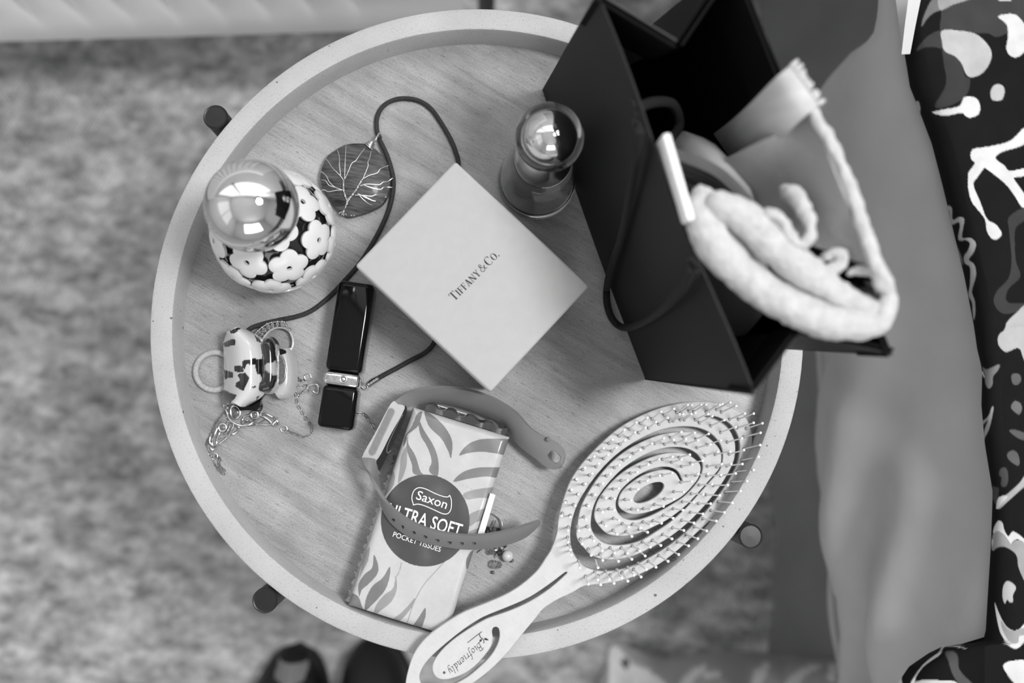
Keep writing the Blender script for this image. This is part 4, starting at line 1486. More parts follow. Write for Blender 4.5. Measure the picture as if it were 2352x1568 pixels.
# ================================================================== HAIR CLAW CLIP
c2p = lambda a, b: (420 + a / 3.564, 680 + b / 3.564)
cc = W(575, 845, 0)
cw = thing('hair_claw_clip', 'cream and black tortoiseshell hair claw clip lying on its side', 'hair clip', (cc.x, cc.y, T))
m_tort = mat('tortoise_acetate', 190, rough=0.10, coat=0.7, attr='print', sss=0.15)
m_cream = mat('cream_acetate', 176, rough=0.2, coat=0.4, sss=0.25, var=0.03, vscale=60)
Lx = [(352, 300), (358, 345), (362, 420), (365, 500), (366, 580), (366, 660), (366, 740), (366, 820), (372, 888)]
Rx = [(470, 283), (560, 325), (640, 385), (664, 470), (668, 560), (668, 640), (664, 720), (630, 800), (500, 880)]
Ls = cr(Lx, 10); Rs = cr(Rx, 10)
rows_ = []; PA = []; PB = []
nv = 70
for (xa, ya), (xb, yb) in zip(Ls, Rs):
    row = []
    for j in range(nv):
        u = j / (nv - 1)
        x_, y_ = lerp(xa, xb, u), lerp(ya, yb, u)
        y_ -= 20 * math.sin(math.pi * u) * max(0.0, 1 - (len(rows_)) / 14.0)
        z = 0.0035 + 0.0165 * math.sin(math.pi * min(1, 0.06 + 0.80 * u)) ** 0.8
        # swell of the top edge
        row.append(W(*c2p(x_, y_), z)); PA.append(x_); PB.append(y_)
    rows_.append(row)
mbs = MB().grid(rows_)
nbase = len(mbs.v)
mbs.shell(0.0018)
sh = fixn(build('front_shell', mbs, m_tort, cw, sharp=60))
PA = np.array(PA); PB = np.array(PB)
col = np.full(PA.shape, lin(196))
black = [[(345, 300), (380, 270), (385, 290), (375, 330), (358, 378), (345, 350)], [(405, 270), (460, 285), (440, 300), (415, 292)], [(358, 385), (430, 340), (455, 350), (452, 400), (370, 412)],
         [(572, 345), (600, 360), (625, 398), (585, 385)], [(505, 530), (560, 515), (630, 510), (680, 560), (680, 760), (640, 720), (610, 640), (590, 640), (575, 560), (530, 560), (520, 600), (505, 590)],
         [(447, 570), (505, 572), (515, 620), (450, 622)], [(470, 640), (520, 625), (545, 670), (530, 720), (510, 780), (455, 740), (460, 710), (490, 690)], [(362, 600), (440, 625), (438, 665), (372, 678)],
         [(362, 760), (410, 790), (465, 815), (450, 850), (425, 875), (410, 900), (365, 900)], [(580, 805), (610, 795), (590, 830)], [(555, 740), (580, 730), (582, 745), (565, 752)]]
for p in black:
    col[inpoly(PA, PB, p)] = lin(24)
set_attr(sh, 'print', np.concatenate([col, col]))
# teeth ends along the left edge
m_tooth = mat('acetate_teeth', 150, rough=0.15, coat=0.5, var=0.3, vscale=120)
for i, y in enumerate((355, 430, 492, 560, 628, 695, 758)):
    p = W(*c2p(352, y), 0.0045)
    q = W(*c2p(385, y), 0.0015)
    e = W(*c2p(440, y), 0.0012)
    build('tooth', MB().tube([p, q, e], [0.0011, 0.0013, 0.0009], 8).sphere(p, 0.0013, 10, 6), m_tooth, cw)
# rear ridge (dark with cream patches)
rg = cr([(690, 372), (735, 372), (762, 430), (768, 520), (770, 620), (760, 740), (700, 765), (640, 745)], 8)
rl = cr([(668, 395), (662, 420), (662, 480), (664, 560), (664, 640), (655, 690), (640, 715), (622, 735)], 8)
rows_ = []; PA = []; PB = []
for (xa, ya), (xb, yb) in zip(rl, rg):
    row = []
    for j in range(24):
        u = j / 23
        x_, y_ = lerp(xa, xb, u), lerp(ya, yb, u)
        row.append(W(*c2p(x_, y_), 0.0135 + 0.0055 * math.sin(math.pi * u) - 0.004 * u)); PA.append(x_); PB.append(y_)
    rows_.append(row)
o = fixn(build('rear_ridge', MB().grid(rows_).shell(0.0022), m_tort, cw, sharp=60))
PA = np.array(PA); PB = np.array(PB)
col = np.full(PA.shape, lin(30))
for p in ([(662, 400), (672, 420), (690, 500), (668, 480)], [(725, 400), (770, 420), (775, 520), (740, 540), (728, 480)], [(700, 560), (730, 530), (745, 640), (720, 650), (700, 600)], [(740, 680), (775, 660), (775, 760), (690, 780), (720, 720)]):
    col[inpoly(PA, PB, p)] = lin(165)
set_attr(o, 'print', np.concatenate([col, col]))
# thumb lever and lower back half
lvL = cr([(775, 440), (780, 500), (785, 580), (785, 660), (780, 720), (750, 760), (735, 780)], 6)
lvR = cr([(850, 440), (880, 500), (900, 570), (902, 650), (895, 730), (870, 790), (800, 805)], 6)
rows_ = [[W(*c2p(lerp(a[0], b[0], u / 9), lerp(a[1], b[1], u / 9)), 0.0065 + 0.004 * math.sin(math.pi * u / 9) - 0.003 * u / 9) for u in range(10)] for a, b in zip(lvL, lvR)]
fixn(build('thumb_lever', MB().grid(rows_).shell(0.0025), m_cream, cw))
dk = cr([(770, 440), (800, 432), (845, 445), (845, 470), (790, 480)], 4, True)
fixn(build('lever_dark_end', MB().poly([W(*c2p(x, y), 0.0098) for x, y in dk]).shell(0.002), m_blk, cw))
# lower black half seen below the shell
lo = cr([(470, 885), (560, 870), (640, 790), (690, 740), (700, 770), (650, 850), (640, 900), (600, 930), (500, 935), (465, 915)], 5, True)
fixn(build('rear_shell', MB().poly([W(*c2p(x, y), 0.0045) for x, y in lo]).shell(0.003), m_blk, cw))
sp = MB()
hl = resample([W(*c2p(660, 470), 0.008), W(*c2p(665, 640), 0.008)], 0.0003)
sp.tube([p + Vector((0.0022 * math.cos(i * 0.7), 0, 0.0022 * math.sin(i * 0.7))) for i, p in enumerate(hl)], 0.0003, 6)
build('spring', sp, m_silver, cw)
gb_ = MB()
for i, y in enumerate((345, 490, 625, 755)):
    gb_.sphere(W(*c2p(346, y), 0.0055), 0.0010, 10, 6)
build('metal_bead', gb_, m_silver, cw)

# ================================================================== HAIR TIE, RINGS
tcn = W(493, 852, 0.0017)
tm = MB()
n = 160
tm.tube([tcn + Vector((math.cos(2 * math.pi * i / n) * 0.0094, math.sin(2 * math.pi * i / n) * 0.0094, 0)) for i in range(n)], [0.00145 * (1 + 0.07 * math.sin(i * 2.4)) for i in range(n)], 10, closed=True)
m_tie = mat('pale_elastic_thread', 176, rough=0.8, var=0.12, vscale=900, bump=0.3, bscale=2500)
tag(build('hair_tie', tm, m_tie), 'small pale wrapped elastic hair tie poking out left of the claw clip', 'hair tie')

rc = W(636, 783, 0.0012)
fr_ = thing('filigree_ring', 'silver ring with a lacy filigree head beside the claw clip', 'ring', (rc.x, rc.y, T))
px2 = lambda a, b, z=0.0025: W(*c2p(a, b), z)
arc = cr([(875, 468), (905, 415), (908, 350), (880, 285), (830, 255), (765, 252), (705, 280), (660, 330), (640, 372), (640, 420), (670, 470)], 6)
bandm = MB()
gA = [[px2(x, y, z) for x, y in arc] for z in (0.0005, 0.0042)]
fixn(build('ring_band', MB().grid(gA).shell(0.0009), m_silver, fr_))
oa = cr([(640, 372), (612, 340), (590, 325), (605, 295), (640, 262), (690, 228), (745, 212), (800, 208), (830, 212), (850, 245), (880, 285)], 6)
fixn(build('gallery_edge', MB().tube([px2(x, y, 0.0042) for x, y in oa], 0.0005, 7).tube([px2(x, y, 0.0012) for x, y in oa], 0.0004, 7), m_silver, fr_))
sc = MB()
for t in np.linspace(0.03, 0.97, 13):
    i = int(t * (len(oa) - 1)); j = int((1 - t) * 0)
    a_ = oa[i]
    ci = min(arc, key=lambda q: (q[0] - a_[0]) ** 2 + (q[1] - a_[1]) ** 2)
    md = ((a_[0] + ci[0]) / 2, (a_[1] + ci[1]) / 2)
    rr = math.hypot(a_[0] - ci[0], a_[1] - ci[1]) / 2 / 3.564 * 0.000213
    sc.torus(px2(*md, 0.0040), max(0.0006, rr * 0.52), 0.00028, seg=14, rs=6)
    sc.tube([px2(*a_, 0.004), px2(*md, 0.0043), px2(*ci, 0.004)], 0.00025, 6)
    sc.sphere(px2(*a_, 0.0044), 0.0007, 8, 6)
build('filigree', sc, m_silver, fr_)

oc = px2(805, 602, 0.0115)
og = thing('signet_ring', 'oxidised silver ring with a scrolled oval head wedged in the claw clip', 'ring', (oc.x, oc.y, T + 0.009))
ov = cr([(780, 480), (812, 500), (836, 560), (842, 610), (832, 670), (806, 712), (780, 722), (778, 640), (776, 560)], 5, True)
fixn(build('ring_head', MB().poly([px2(x, y, 0.0118) for x, y in ov]).shell(0.0016), m_silverd, og))
sc = MB().tube([px2(x, y, 0.0121) for x, y in ov], 0.0004, 6, closed=True)
for i, (x, y) in enumerate(((796, 515), (806, 548), (800, 575), (812, 600), (803, 632), (808, 660), (795, 690))):
    sc.torus(px2(x, y, 0.0121), 0.0010 if i % 2 else 0.0007, 0.0003, seg=14, rs=6)
    sc.sphere(px2(x + 14, y + 14, 0.0120), 0.0005, 8, 6)
build('scrollwork', sc, m_silver, og)
build('ring_hoop', MB().tube([px2(x, y, z) for x, y, z in cr([(782, 490, 0.0112), (765, 520, 0.0098), (760, 600, 0.0094), (765, 690, 0.0098), (782, 715, 0.0112)], 5)], 0.0005, 8), m_silver, og)

# ================================================================== KNOTWORK NECKLACE
kc = W(540, 960, 0)
kn = thing('knotwork_necklace', 'silver knotwork necklace with three oval stones and a fine link chain', 'necklace', (kc.x, kc.y, T))
K = lambda a, b, z=0.0012: W(430 + a / 7.468, 900 + b / 7.468, z)
strokes = [
    ([(640, 215), (690, 245), (700, 270), (670, 300), (680, 350), (710, 440), (770, 510), (850, 555), (940, 575), (1040, 565), (1130, 520), (1210, 450), (1265, 370), (1290, 290), (1285, 220), (1268, 185)], 0.0024, 0.00050),
    ([(1290, 350), (1380, 390), (1470, 440), (1525, 475), (1510, 520), (1430, 552), (1330, 560), (1200, 545), (1120, 520), (1040, 490), (985, 470)], 0.0014, 0.00045),
    ([(1265, 400), (1340, 440), (1420, 500), (1470, 560), (1525, 578), (1572, 550), (1560, 510), (1520, 490)], 0.0019, 0.00045),
    ([(1100, 380), (1030, 400), (970, 440), (948, 500), (975, 545), (1060, 505), (1120, 490)], 0.0018, 0.00045),
    ([(880, 590), (1000, 598), (1080, 592), (1160, 572), (1250, 530), (1340, 480)], 0.0011, 0.00042),
    ([(1470, 440), (1520, 432), (1540, 470), (1500, 520), (1450, 545)], 0.0020, 0.0004),
    ([(900, 320), (1000, 318), (1130, 310), (1250, 325), (1300, 350)], 0.0012, 0.00042),
    ([(680, 430), (610, 485), (550, 565), (500, 660), (460, 760), (430, 860), (445, 905), (490, 900)], 0.0013, 0.00045),
    ([(690, 520), (725, 498), (785, 525), (800, 580), (760, 660), (700, 760), (620, 840), (540, 890), (470, 915), (412, 893), (385, 850), (392, 780), (430, 700)], 0.0019, 0.00050),
    ([(560, 690), (530, 760), (510, 830), (497, 905)], 0.0014, 0.00045),
    ([(540, 790), (600, 765), (680, 755), (740, 705)], 0.0011, 0.00042),
    ([(850, 575), (888, 610), (872, 660), (822, 708), (770, 720)], 0.0016, 0.00050),
    ([(400, 945), (420, 985), (470, 972), (492, 935)], 0.0014, 0.00042),
    ([(470, 975), (420, 1015), (375, 1050), (372, 1085), (405, 1115), (440, 1120)], 0.0012, 0.00042),
    ([(640, 720), (690, 660), (720, 600), (730, 540)], 0.0011, 0.00042),
    ([(640, 205), (625, 235), (650, 240), (665, 215)], 0.0030, 0.0004)]
for p, z, r in strokes:
    q = cr(p, 6)
    m = len(q)
    build('wire_scroll', MB().tube([K(x, y, z + 0.0003 * math.sin(i * 0.35)) for i, (x, y) in enumerate(q)], r, 8), m_silver, kn)
m_cab = mat('grey_cabochon', 96, rough=0.15, coat=0.6, var=0.3, vscale=500)
for (x, y, rx_, ry_, z) in ((825, 345, 82, 112, 0.0022), (1155, 388, 60, 60, 0.0022), (605, 610, 64, 64, 0.0022)):
    c_ = K(x, y, z)
    s_ = 0.0000286
    dirx = (K(x + 20, y + 100, z) - c_)
    bz = build('stone_setting', MB().torus(c_, ry_ * s_, 0.0005, seg=28, ell=rx_ / ry_, xdir=dirx).lathe([(ry_ * s_ * 0.9, -0.0010), (ry_ * s_ * 0.9, 0)], c_, 24), m_silver, kn)
    build('cabochon', MB().sphere(c_, 1, 20, 10, Matrix.Rotation(math.atan2(dirx.y, dirx.x), 3, 'Z'), (ry_ * s_ * 0.93, rx_ * s_ * 0.93, 0.0009)), m_cab, bz)
for (x, y, r) in ((465, 1105, 56), (1660, 635, 56)):
    build('jump_ring', MB().torus(K(x, y, 0.0009), r * 0.0000286, 0.00028, seg=22), m_silver, kn)
C7 = lambda a, b: ((640 + a / 4.354 - 430) * 7.468, (640 + b / 4.354 - 900) * 7.468)
chains = [
    [(645, 325), (560, 430), (490, 530), (440, 640), (400, 740), (345, 850), (320, 940), (345, 1030), (385, 1130), (455, 1230), (530, 1310), (595, 1385), (640, 1395)],
    [(515, 1115), (565, 1155), (540, 1220), (590, 1310), (640, 1340), (655, 1375)],
    [(1715, 665), (1800, 700), (1900, 735), (1980, 770), (2080, 745), (2142, 680), (2130, 620), (2090, 530), (2010, 410), (1940, 290), (1890, 180), (1880, 80), (1870, 20)],
    [C7(190, 1160), C7(150, 1115), C7(165, 1080), C7(220, 1072), C7(285, 1066)],
    [C7(190, 1160), C7(220, 1145), C7(250, 1120)],
    [C7(152, 935), C7(180, 985), C7(225, 1020), C7(260, 1003)],
    [C7(780, 1345), C7(850, 1350), C7(900, 1400), C7(940, 1470), C7(957, 1500), C7(990, 1560)],
]
lm = MB()
ln_, lwid, lr = 0.00115, 0.00062, 0.00021
lp = []
for k in range(14):
    a = 2 * math.pi * k / 14
    lp.append((ln_ * math.cos(a) * (1 if abs(math.cos(a)) > 0.3 else 1.0), lwid * math.sin(a), 0))
lm.tube(lp, lr, 6, closed=True)
link_me = mesh_of(lm, 'chain_link', m_silver, 60)
for ch in chains:
    q = resample([K(x, y, 0.0008) for x, y in cr(ch, 10)], 0.00165)
    for i in range(len(q)):
        a = q[max(0, i - 1)]; b = q[min(len(q) - 1, i + 1)]
        d = (b - a).normalized()
        side = Vector((-d.y, d.x, 0)).normalized()
        upv = d.cross(side)
        ang = 0.5 if i % 2 else -0.75
        y_ = side * math.cos(ang) + upv * math.sin(ang)
        inst('chain_link', link_me, kn, q[i], Matrix((d, y_, d.cross(y_))).transposed())
build('end_ring', MB().torus(K(*C7(290, 981), 0.0006), 0.00165, 0.0003, seg=22), m_silver, kn)
lob = [(255, 1130), (285, 1105), (305, 1070), (345, 1055), (385, 1062), (402, 1095), (398, 1135), (370, 1140), (345, 1120), (365, 1092)]
build('lobster_clasp', MB().tube([K(*C7(x, y), 0.0014) for x, y in cr(lob, 5)], [0.0006 if i < 26 else 0.0004 for i in range(46)], 8).tube([K(*C7(x, y), 0.0012) for x, y in cr([(290, 1050), (310, 1110), (300, 1135)], 4)], 0.0004, 6), m_silver, kn)

# ================================================================== POCKET TISSUE PACK
TL, TRc, BRc, BL = W(948, 934, 0.0180), W(1171, 1003, 0.0180), W(1026, 1462, 0.0215), W(798, 1391, 0.0215)
pkc = (TL + TRc + BRc + BL) / 4
tnrm = (BL - TL).cross(TRc - TL).normalized()
if tnrm.z < 0:
    tnrm = -tnrm
pk = thing('tissue_pack', 'plastic wrapped pocket tissue pack printed with leaves and a dark round logo', 'tissues', (pkc.x, pkc.y, T))
TH_P = 0.0172
PT = lambda px, py, off=0.0: RP(px, py, pkc + tnrm * off, tnrm)
nu, nvv = 240, 470
ru = 0.0036
wu = (TRc - TL).length
wv_ = (BL - TL).length
us = np.concatenate([[0, 0], np.linspace(0, 1, nu), [1, 1]])
vsn = np.concatenate([[0, 0], np.linspace(0, 1, nvv), [1, 1]])
rows_ = []
uv_px = []


def topx(p):
    """world point -> photo pixel"""
    d = ROT.transposed() @ (p - CAMLOC)
    return (1176 + FPX * d.x / -d.z, 784 - FPX * d.y / -d.z)


def drop(d):
    if d >= ru:
        return 0.0
    return ru - math.sqrt(max(0, ru * ru - (ru - d) ** 2))


PXs = []; PYs = []
for jv, v in enumerate(vsn):
    row = []
    for iu, u in enumerate(us):
        q = TL.lerp(TRc, u).lerp(BL.lerp(BRc, u), v)
        ed = min(u, 1 - u) * wu
        ev = min(v, 1 - v) * wv_
        dz = max(drop(ed), drop(ev) * 0.9)
        sunk = 0.0006 * _nz.noise(Vector((u * 5, v * 9, 1.7))) + 0.0004 * math.sin(math.pi * u) * math.sin(math.pi * v)
        skirt = (iu in (0, nu + 3)) or (jv in (0, nvv + 3))
        PXs.append(0); PYs.append(0)
        if skirt:
            inx = 0.004
            q2 = q + (pkc - q) * 0.02
            row.append(q2 - tnrm * TH_P)
        elif iu in (1, nu + 2) or jv in (1, nvv + 2):
            row.append(q - tnrm * (ru + 0.004))
        else:
            row.append(q - tnrm * dz + tnrm * sunk)
        PXs[-1], PYs[-1] = topx(row[-1])
    rows_.append(row)
mbp = MB().grid(rows_)
m_pack = mat('printed_pack_film', 180, rough=0.38, coat=0.35, attr='print', bump=0.12, bscale=120, var=0.03, vscale=400)
wrapper = fixn(build('wrapper', mbp, m_pack, pk, sharp=80))
PX = np.array(PXs); PY = np.array(PYs)
c3 = lambda pts, n=6: cr([(760 + a / 2.529, 860 + b / 2.529) for a, b in pts], n, True)
col = np.full(PX.shape, lin(186))
leafD, leafL = lin(112), lin(140)
leaves = [
    (leafD, [(545, 212), (620, 260), (680, 330), (706, 400), (697, 485), (680, 440), (640, 370), (570, 300)]),
    (leafD, [(510, 265), (545, 330), (600, 420), (625, 510), (618, 590), (570, 560), (585, 500), (560, 420), (520, 350)]),
    (leafD, [(450, 340), (450, 400), (490, 470), (520, 560), (540, 585), (480, 575), (470, 520), (440, 430)]),
    (leafD, [(500, 230), (530, 215), (520, 260), (505, 300), (470, 330), (445, 350), (440, 380), (420, 420), (430, 360), (470, 300)]),
    (leafL, [(440, 420), (440, 520), (420, 590), (390, 630), (400, 540), (410, 470)]),
    (leafL, [(360, 560), (372, 600), (360, 650), (330, 690), (310, 700), (330, 620)]),
    (leafD, [(745, 468), (790, 410), (860, 378), (960, 372), (1060, 385), (1060, 470), (960, 458), (880, 448), (800, 455)]),
    (leafD, [(712, 622), (760, 570), (840, 542), (930, 538), (1010, 545), (1000, 600), (900, 592), (800, 605)]),
    (leafL, [(770, 690), (850, 665), (930, 655), (990, 650), (980, 720), (870, 715), (790, 725)]),
    (leafL, [(800, 820), (850, 790), (920, 770), (960, 765), (940, 830), (850, 855), (805, 880)]),
    (leafL, [(800, 915), (860, 890), (900, 880), (890, 930), (820, 950)]),
    (leafD, [(250, 1045), (275, 1110), (268, 1160), (220, 1215), (180, 1250), (165, 1290), (160, 1220), (195, 1160), (240, 1120)]),
    (leafD, [(342, 1115), (340, 1180), (315, 1250), (265, 1310), (215, 1360), (195, 1370), (205, 1300), (240, 1230), (300, 1180)]),
    (leafL, [(378, 1175), (382, 1250), (350, 1320), (290, 1370), (245, 1405), (262, 1340), (310, 1280), (360, 1240)]),
    (leafL, [(225, 1000), (215, 1080), (170, 1170), (150, 1230), (175, 1140), (190, 1060)]),
    (leafD, [(115, 1270), (160, 1290), (180, 1345), (195, 1380), (130, 1350), (100, 1330)]),
    (leafL, [(488, 1297), (470, 1350), (400, 1430), (345, 1430), (400, 1390), (450, 1340)]),
    (leafD, [(548, 1355), (548, 1410), (520, 1480), (480, 1490), (462, 1480), (510, 1410)]),
    (leafD, [(840, 1020), (820, 1080), (790, 1130), (786, 1080), (810, 1030)]),
]
for v, p in leaves:
    col[inpoly(PX, PY, c3(p))] = v
# pale curved line of the big leaf outline
for p in (cr([(700, 1040), (620, 1130), (540, 1220), (480, 1330), (440, 1450)], 8), cr([(410, 1090), (395, 1150), (370, 1180)], 6), cr([(480, 470), (600, 560), (760, 640), (960, 720)], 8)):
    l_ = [(760 + a / 2.529, 860 + b / 2.529) for a, b in p]
    poly = [(x - 0.8, y - 0.5) for x, y in l_] + [(x + 0.8, y + 0.5) for x, y in reversed(l_)]
    col[inpoly(PX, PY, poly)] = lin(140)
ccx, ccy, crd = 976.7, 1195, 102
# ellipse slightly squashed by the view
disc = [(ccx + crd * 1.0 * math.cos(a), ccy + (crd * 1.035) * math.sin(a)) for a in np.linspace(0, 2 * math.pi, 90, endpoint=False)]
col[inpoly(PX, PY, disc)] = lin(66)
set_attr(wrapper, 'print', col)

m_wink = mat('white_print_ink', 236, rough=0.5)
r3 = lambda a, b: (760 + a / 2.529, 860 + b / 2.529)
PO = 0.0010


def lay_text(s, p0, p1, cap_px, sx=None, shear=0.0, bold=0.0):
    """text from pixel p0 to p1 along the pack's top face"""
    vs, fs = text_mesh(s, 1.0, 1.0, shear, 1.0, bold)
    xs_ = [v.x for v in vs]
    x0_, x1_ = min(xs_), max(xs_)
    caph = 0.70
    a, b = PT(*p0, PO), PT(*p1, PO)
    ex = (b - a).normalized()
    ey = tnrm.cross(ex).normalized()
    kx = (b - a).length / (x1_ - x0_)
    ky = cap_px * (HC - 0.02) / FPX / caph
    mb_ = MB()
    place2d(mb_, [Vector(((v.x - x0_) * kx, v.y * ky, 0)) for v in vs], fs, a, ex, ey)
    return build('lettering', mb_, m_wink, pk, smooth=False)


lay_text('ULTRA SOFT', r3(322, 820), r3(748, 945), 30, bold=0.012)
lay_text('POCKET TISSUES', r3(358, 940), r3(634, 1030), 11.5, bold=0.004)
lay_text('Saxon', r3(492, 722), r3(668, 780), 20.5, bold=0.006)
lg = [(478, 752), (470, 715), (482, 675), (510, 657), (550, 664), (600, 688), (650, 707), (680, 710), (690, 702), (700, 735), (697, 780), (680, 806), (650, 808), (600, 786), (545, 762), (505, 752), (480, 757)]
build('logo_outline', MB().tube([PT(*r3(*p), PO - 0.0001) for p in cr(lg, 5, True)], 0.00027, 5, closed=True), m_wink, pk)
# barcode sticker on the right edge
stk = [(1126, 1132), (1138, 1136), (1112, 1226), (1097, 1226)]
m_stick = mat('white_sticker', 228, rough=0.5)
stp = [PT(*p, 0.0006) for p in stk]
fixn(build('sticker', MB().poly(stp).shell(0.0005), m_stick, pk, smooth=False))
bars = MB()
for i, f_ in enumerate((0.12, 0.30, 0.34, 0.42, 0.47, 0.55, 0.66, 0.71, 0.82, 0.845, 0.87, 0.895, 0.93)):
    a0 = Vector(stk[0]).lerp(Vector(stk[3]), f_)
    b0 = Vector(stk[1]).lerp(Vector(stk[2]), f_)
    l0, l1 = (0.35, 0.95) if f_ > 0.8 else (0.55, 0.80 if i % 2 else 0.9)
    p_, q_ = a0.lerp(b0, l0), a0.lerp(b0, l1)
    dx = (Vector(stk[3]) - Vector(stk[0])) * 0.006
    bars.poly([PT(*(p_ - dx), 0.00075), PT(*(q_ - dx), 0.00075), PT(*(q_ + dx), 0.00075), PT(*(p_ + dx), 0.00075)])
build('sticker_print', bars, m_ink, pk, smooth=False)
# crimped clear film along the left side and folded flap at the head
m_film = mat('clear_film', 225, rough=0.12, trans=0.75, ior=1.3, coat=0.5)
fa = []
for i in range(90):
    f_ = i / 89
    q = TL.lerp(BL, 0.25 + 0.74 * f_)
    e_ = (TL - TRc).normalized()
    wob = 0.0009 * math.sin(i * 1.15) + 0.0006 * math.sin(i * 2.9)
    fa.append([q - tnrm * 0.004, q + e_ * (0.0014 + wob) - tnrm * (0.0062 + wob), q + e_ * (0.0020 + 0.5 * wob) - tnrm * 0.0105, q + e_ * 0.0006 - tnrm * 0.0150])
fixn(build('film_seam', MB().grid(fa).shell(0.0003), m_film, pk))
m_flap = mat('dark_film_flap', 74, rough=0.15, coat=0.6, bump=0.4, bscale=160)
hd = (TL - BL).normalized()
fa = []
for i in range(30):
    f_ = 0.12 + 0.84 * i / 29
    q = TL.lerp(TRc, f_)
    wob = 0.0008 * math.sin(i * 0.9)
    fa.append([q - tnrm * 0.0035 + hd * 0.0002, q + hd * (0.0030 + wob) - tnrm * (0.0045 + wob), q + hd * (0.0046 + wob) - tnrm * 0.010, q + hd * 0.0015 - tnrm * 0.0150])
fixn(build('end_flap', MB().grid(fa).shell(0.0003), m_flap, pk))
build('flap_edge', MB().tube([TL.lerp(TRc, f_) + hd * 0.0046 - tnrm * 0.0092 for f_ in np.linspace(0.14, 0.62, 12)], 0.00022, 6), m_wink, pk)

# ================================================================== FITNESS BAND
fbp = W(1000, 1080, 0.022)
fb = thing('fitness_band', 'grey rubber fitness band with a silver tracker lying open on the tissue pack', 'wristband', (fbp.x, fbp.y, T + 0.018))
m_rub = mat('grey_silicone', 112, rough=0.6, var=0.03, vscale=100, sheen=0.1)
m_fsil = mat('brushed_silver_case', 196, rough=0.36, metal=0.9, var=0.04, vscale=200)


def band(name, ea, eb, n, th, holes=(), hw=(4, 4), nv=14, flare=0.0):
    """ribbon between two pixel edges (px,py,z); holes = list of (px,py)"""
    A = cr(ea, 14); B_ = cr(eb, 14)

    def par(Q, n):
        d = [0]
        for p, q in zip(Q, Q[1:]):
            d.append(d[-1] + math.hypot(q[0] - p[0], q[1] - p[1]))
        out = []
        for k in range(n):
            s = d[-1] * k / (n - 1)
            out.append(tuple(np.interp(s, d, [q[c_] for q in Q]) for c_ in range(3)))
        return out
    A = par(A, n); B_ = par(B_, n)
    vs = []; pxs = []
    for a, b in zip(A, B_):
        for j in range(nv):
            u = j / (nv - 1)
            x, y, z = (lerp(a[c_], b[c_], u) for c_ in range(3))
            vs.append(W(x, y, z + 0.0010 * math.sin(math.pi * u))); pxs.append((x, y))
    mbx = MB()
    mbx.v = vs
    for i in range(n - 1):
        for j in range(nv - 1):
            ids = (i * nv + j, i * nv + j + 1, (i + 1) * nv + j + 1, (i + 1) * nv + j)
            mx = sum(pxs[k][0] for k in ids) / 4; my = sum(pxs[k][1] for k in ids) / 4
            if any((abs((mx - hx_) * math.cos(an) + (my - hy_) * math.sin(an)) / hw[0]) ** 4 + (abs(-(mx - hx_) * math.sin(an) + (my - hy_) * math.cos(an)) / hw[1]) ** 4 < 1 for hx_, hy_, an in holes):
                continue
            mbx.f.append(ids)
    mbx.shell(th)
    return fixn(build(name, mbx, m_rub, fb, sharp=50))


hol = []
for (a, b, an) in ((360, 845, 0.55), (416, 886, 0.5), (480, 920, 0.42), (547, 945, 0.32), (617, 965, 0.2), (688, 977, 0.1), (759, 982, 0.03), (830, 982, -0.05)):
    hol.append((*r3(a, b), an))
loE = [(836, 1050, 0.024), (841, 1075, 0.0245), (856, 1110, 0.026), (884, 1152, 0.029), (930, 1190, 0.030), (985, 1216, 0.0305), (1050, 1229, 0.0305), (1110, 1230, 0.0300), (1165, 1221, 0.0285), (1210, 1207, 0.0265), (1242, 1198, 0.0245)]
loF = [(868, 1056, 0.012), (866, 1085, 0.013), (868, 1120, 0.016), (874, 1160, 0.0210), (900, 1204, 0.0222), (950, 1238, 0.0228), (1020, 1256, 0.0228), (1085, 1262, 0.0222), (1150, 1255, 0.0200), (1205, 1236, 0.0180), (1240, 1206, 0.0190)]
loF[0] = (860, 1052, 0.0235)
loF[1] = (862, 1092, 0.0200)
band('lower_strap', loE, loF, 220, 0.0016, hol, (4.3, 3.8), 26)
upE = [(899, 927, 0.0235), (925, 908, 0.0235), (960, 897, 0.0235), (1000, 892, 0.0235), (1040, 893, 0.0235), (1080, 899, 0.0230), (1120, 912, 0.0225), (1160, 932, 0.0215), (1188, 952, 0.020), (1210, 975, 0.018), (1232, 992, 0.015), (1262, 1006, 0.0125), (1286, 1020, 0.012), (1299, 1040, 0.012), (1296, 1062, 0.012)]
upF = [(926, 938, 0.0230), (942, 934, 0.0180), (966, 927, 0.0130), (1000, 924, 0.0100), (1042, 930, 0.0090), (1082, 941, 0.0085), (1122, 957, 0.0080), (1152, 972, 0.0080), (1168, 990, 0.0080), (1182, 1013, 0.0080), (1206, 1036, 0.0085), (1236, 1057, 0.0100), (1254, 1072, 0.0110), (1272, 1078, 0.0115), (1290, 1074, 0.0115)]
band('upper_strap', upE, upF, 240, 0.0016, [(1273, 1049, 0.75)], (15, 11), 30)
build('strap_pin', MB().lathe([(0.0, 0.0045), (0.0009, 0.0042), (0.0011, 0.003), (0.0011, 0.0)], W(1258, 1008, 0.0115), 14), m_rub, fb)
